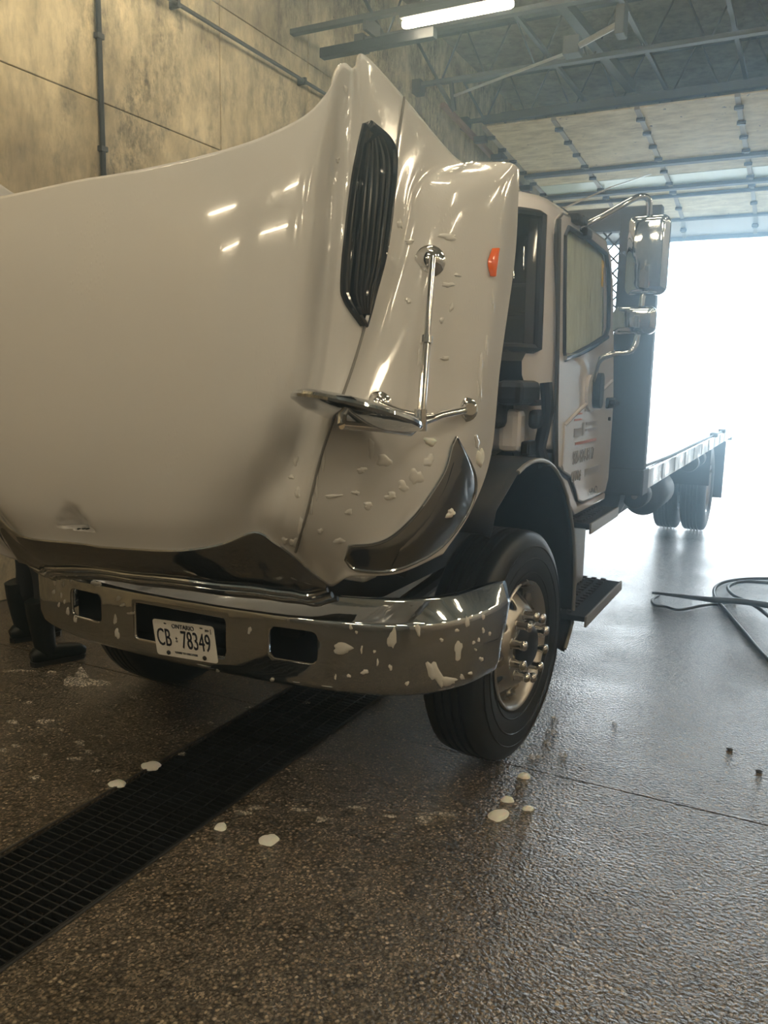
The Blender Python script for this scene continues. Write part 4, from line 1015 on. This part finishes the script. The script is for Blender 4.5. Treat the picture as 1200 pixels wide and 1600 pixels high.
J.update({'footn': (bp(aN[0]+.11, aN[1], .055), (.03, .02)), 'footf': (bp(aF[0]+.11, aF[1], .055), (.03, .02)),
  'waist': (bp(.02, 0, 1.10), (.14, .10)), 'chest': (bp(.05, 0, 1.32), (.165, .11)), 'neck': (bp(.08, 0, 1.48), .055), 'jaw': (bp(.115, 0, 1.55), (.062, .07)), 'head': (bp(.11, 0, 1.64), (.078, .092)), 'crown': (bp(.10, 0, 1.71), (.06, .07)),
  'shn': (bp(.05, .17, 1.40), .048), 'eln': (bp(.16, .27, 1.17), .042), 'wrn': (bp(.38, .22, 1.20), .03), 'han': (bp(.46, .20, 1.22), (.032, .02)),
  'shf': (bp(.05, -.17, 1.40), .048), 'elf': (bp(.16, -.27, 1.17), .042), 'wrf': (bp(.38, -.22, 1.22), .03), 'haf': (bp(.46, -.20, 1.24), (.032, .02))})
B = [('pelvis','hipn'),('hipn','knn'),('knn','ann'),('ann','footn'),('pelvis','hipf'),('hipf','knf'),('knf','anf'),('anf','footf'),('pelvis','waist'),('waist','chest'),('chest','neck'),('neck','jaw'),('jaw','head'),('head','crown'),('chest','shn'),('shn','eln'),('eln','wrn'),('wrn','han'),('chest','shf'),('shf','elf'),('elf','wrf'),('wrf','haf')]
for t, sg in (('n', 1), ('f', -1)):
    hz = 1.22 if t == 'n' else 1.24
    for k, (dr, ln) in enumerate(((-.03, .075), (-.01, .085), (.01, .08), (.03, .065))):
        J['fa%s%d' % (t, k)] = (bp(.505, sg*.20+dr, hz), .009); J['fb%s%d' % (t, k)] = (bp(.505+ln*.55, sg*.20+dr*1.1, hz-.012), .0085); J['fc%s%d' % (t, k)] = (bp(.505+ln*.8, sg*.20+dr*1.1, hz-.04), .0075)
        B += [('ha'+t, 'fa%s%d' % (t, k)), ('fa%s%d' % (t, k), 'fb%s%d' % (t, k)), ('fb%s%d' % (t, k), 'fc%s%d' % (t, k))]
    J['th'+t] = (bp(.43, sg*.20-sg*.045, hz-.005), .011); J['tt'+t] = (bp(.475, sg*.20-sg*.06, hz-.02), .009)
    B += [('ha'+t, 'th'+t), ('th'+t, 'tt'+t)]
bd = skin_obj('body', J, B, M_SKIN, PE)
J2 = legs(.028); J2['hip_top'] = (bp(.01, 0, 1.12), (.165, .125))
for n_, (f_, r_) in (('n', aN), ('f', aF)): J2['an'+n_] = (bp(f_, r_, .20), .062)
skin_obj('trousers', J2, [('pelvis','hipn'),('hipn','knn'),('knn','ann'),('pelvis','hipf'),('hipf','knf'),('knf','anf'),('pelvis','hip_top')], M_CLOTH, PE)
J3 = {'hem': (bp(.0, 0, .80), (.20, .16)), 'waist': (bp(.01, 0, 1.0), (.185, .145)), 'mid': (bp(.03, 0, 1.16), (.17, .13)), 'chest': (bp(.05, 0, 1.33), (.19, .135)), 'collar': (bp(.08, 0, 1.51), .075),
  'shn': (bp(.05, .19, 1.42), .105), 'eln': (bp(.16, .275, 1.17), .066), 'wrn': (bp(.36, .225, 1.195), .045), 'shf': (bp(.05, -.19, 1.42), .105), 'elf': (bp(.16, -.275, 1.17), .066), 'wrf': (bp(.36, -.225, 1.215), .045)}
skin_obj('jacket', J3, [('hem','waist'),('waist','mid'),('mid','chest'),('chest','collar'),('chest','shn'),('shn','eln'),('eln','wrn'),('chest','shf'),('shf','elf'),('elf','wrf')], M_CLOTH, PE)
M_HAIR = mat('dark_hair', (.02, .014, .01), .7)
hc_ = Vector(bp(.09, 0, 1.685)); P = []
for i in range(9):
    th_ = math.pi*.52*i/8; P.append([hc_+Vector((math.sin(th_)*math.cos(q)*.088, math.sin(th_)*math.sin(q)*.10, math.cos(th_)*.085)) for q in [2*math.pi*k/20 for k in range(21)]])
obj('hair', MB().grid(P), M_HAIR, PE, smooth=True)
obj('nose', MB().lathe([(0, .012), (.014, .011), (.028, .005), (.03, 0)], bp(.195, 0, 1.615), (fd.x, fd.y, -.4), 10), M_SKIN, bd, smooth=True)
for r_ in (-.033, .033):
    e_ = Vector(bp(.188, r_, 1.645)); obj('eye', MB().lathe([(0, .012), (.005, .010), (.008, .004), (.0085, 0)], e_, fd, 10), M_PLATE, bd, smooth=True)
    obj('ear', MB().lathe([(0, .026), (.008, .028), (.014, .02), (.012, 0)], bp(.10, r_*2.35, 1.625), sd_*(1 if r_ > 0 else -1), 12), M_SKIN, bd, smooth=True)
obj('mouth', MB().bar(bp(.176, -.022, 1.575), bp(.176, .022, 1.575), .010, .008), mat('lip', (.35, .15, .13), .5), bd)
for n_, (f_, r_) in (('n', aN), ('f', aF)):
    def q_(a, z): return bp(f_+a, r_, z)
    mb = MB().tube([q_(-.02, .40), q_(-.018, .39), q_(-.015, .30), q_(-.01, .20), q_(0, .12), q_(.01, .06)], [.082, .085, .080, .068, .062, .058], 16)
    mb.tube([q_(-.085, .055), q_(-.06, .06), q_(0, .065), (q_(.08, .06)), q_(.15, .052), q_(.20, .048), q_(.235, .042)], [.03, .05, .056, .053, .052, .045, .022], 14)
    sole = [(-.09, 0), (-.075, .04), (0, .042), (.08, .048), (.16, .055), (.215, .04), (.24, 0), (.215, -.045), (.16, -.055), (.08, -.046), (0, -.042), (-.075, -.04)]
    bt = obj('boot', mb, M_BOOT, PE, smooth=True)
    obj('sole', MB().prism(sole, lambda a, b, t: tuple(base+fd*(f_+a)+sd_*(r_+b)+Vector((0, 0, t))), 0.0, .028), M_RUBBER, bt)

# ------------------------------------------------------------------ mist volume added as a bluish veil of door light
M_MIST = bpy.data.materials.new('veil_mist'); M_MIST.use_nodes = True; nt = M_MIST.node_tree
for n_ in list(nt.nodes):
    if n_.type == 'BSDF_PRINCIPLED': nt.nodes.remove(n_)
vs_ = nt.nodes.new('ShaderNodeVolumeScatter'); vs_.inputs['Color'].default_value = (.60, .83, 1, 1); vs_.inputs['Density'].default_value = .055; vs_.inputs['Anisotropy'].default_value = .85
nt.links.new(vs_.outputs[0], nt.nodes['Material Output'].inputs['Volume'])
mi = tag(obj('veil_mist', MB().box(WX+.01, RX-.01, -1.5, Y1-.02, .004, 2.95), M_MIST), 'thin pale mist added as a bluish light veil towards the open doorway', 'mist'); mi['kind'] = 'stuff'
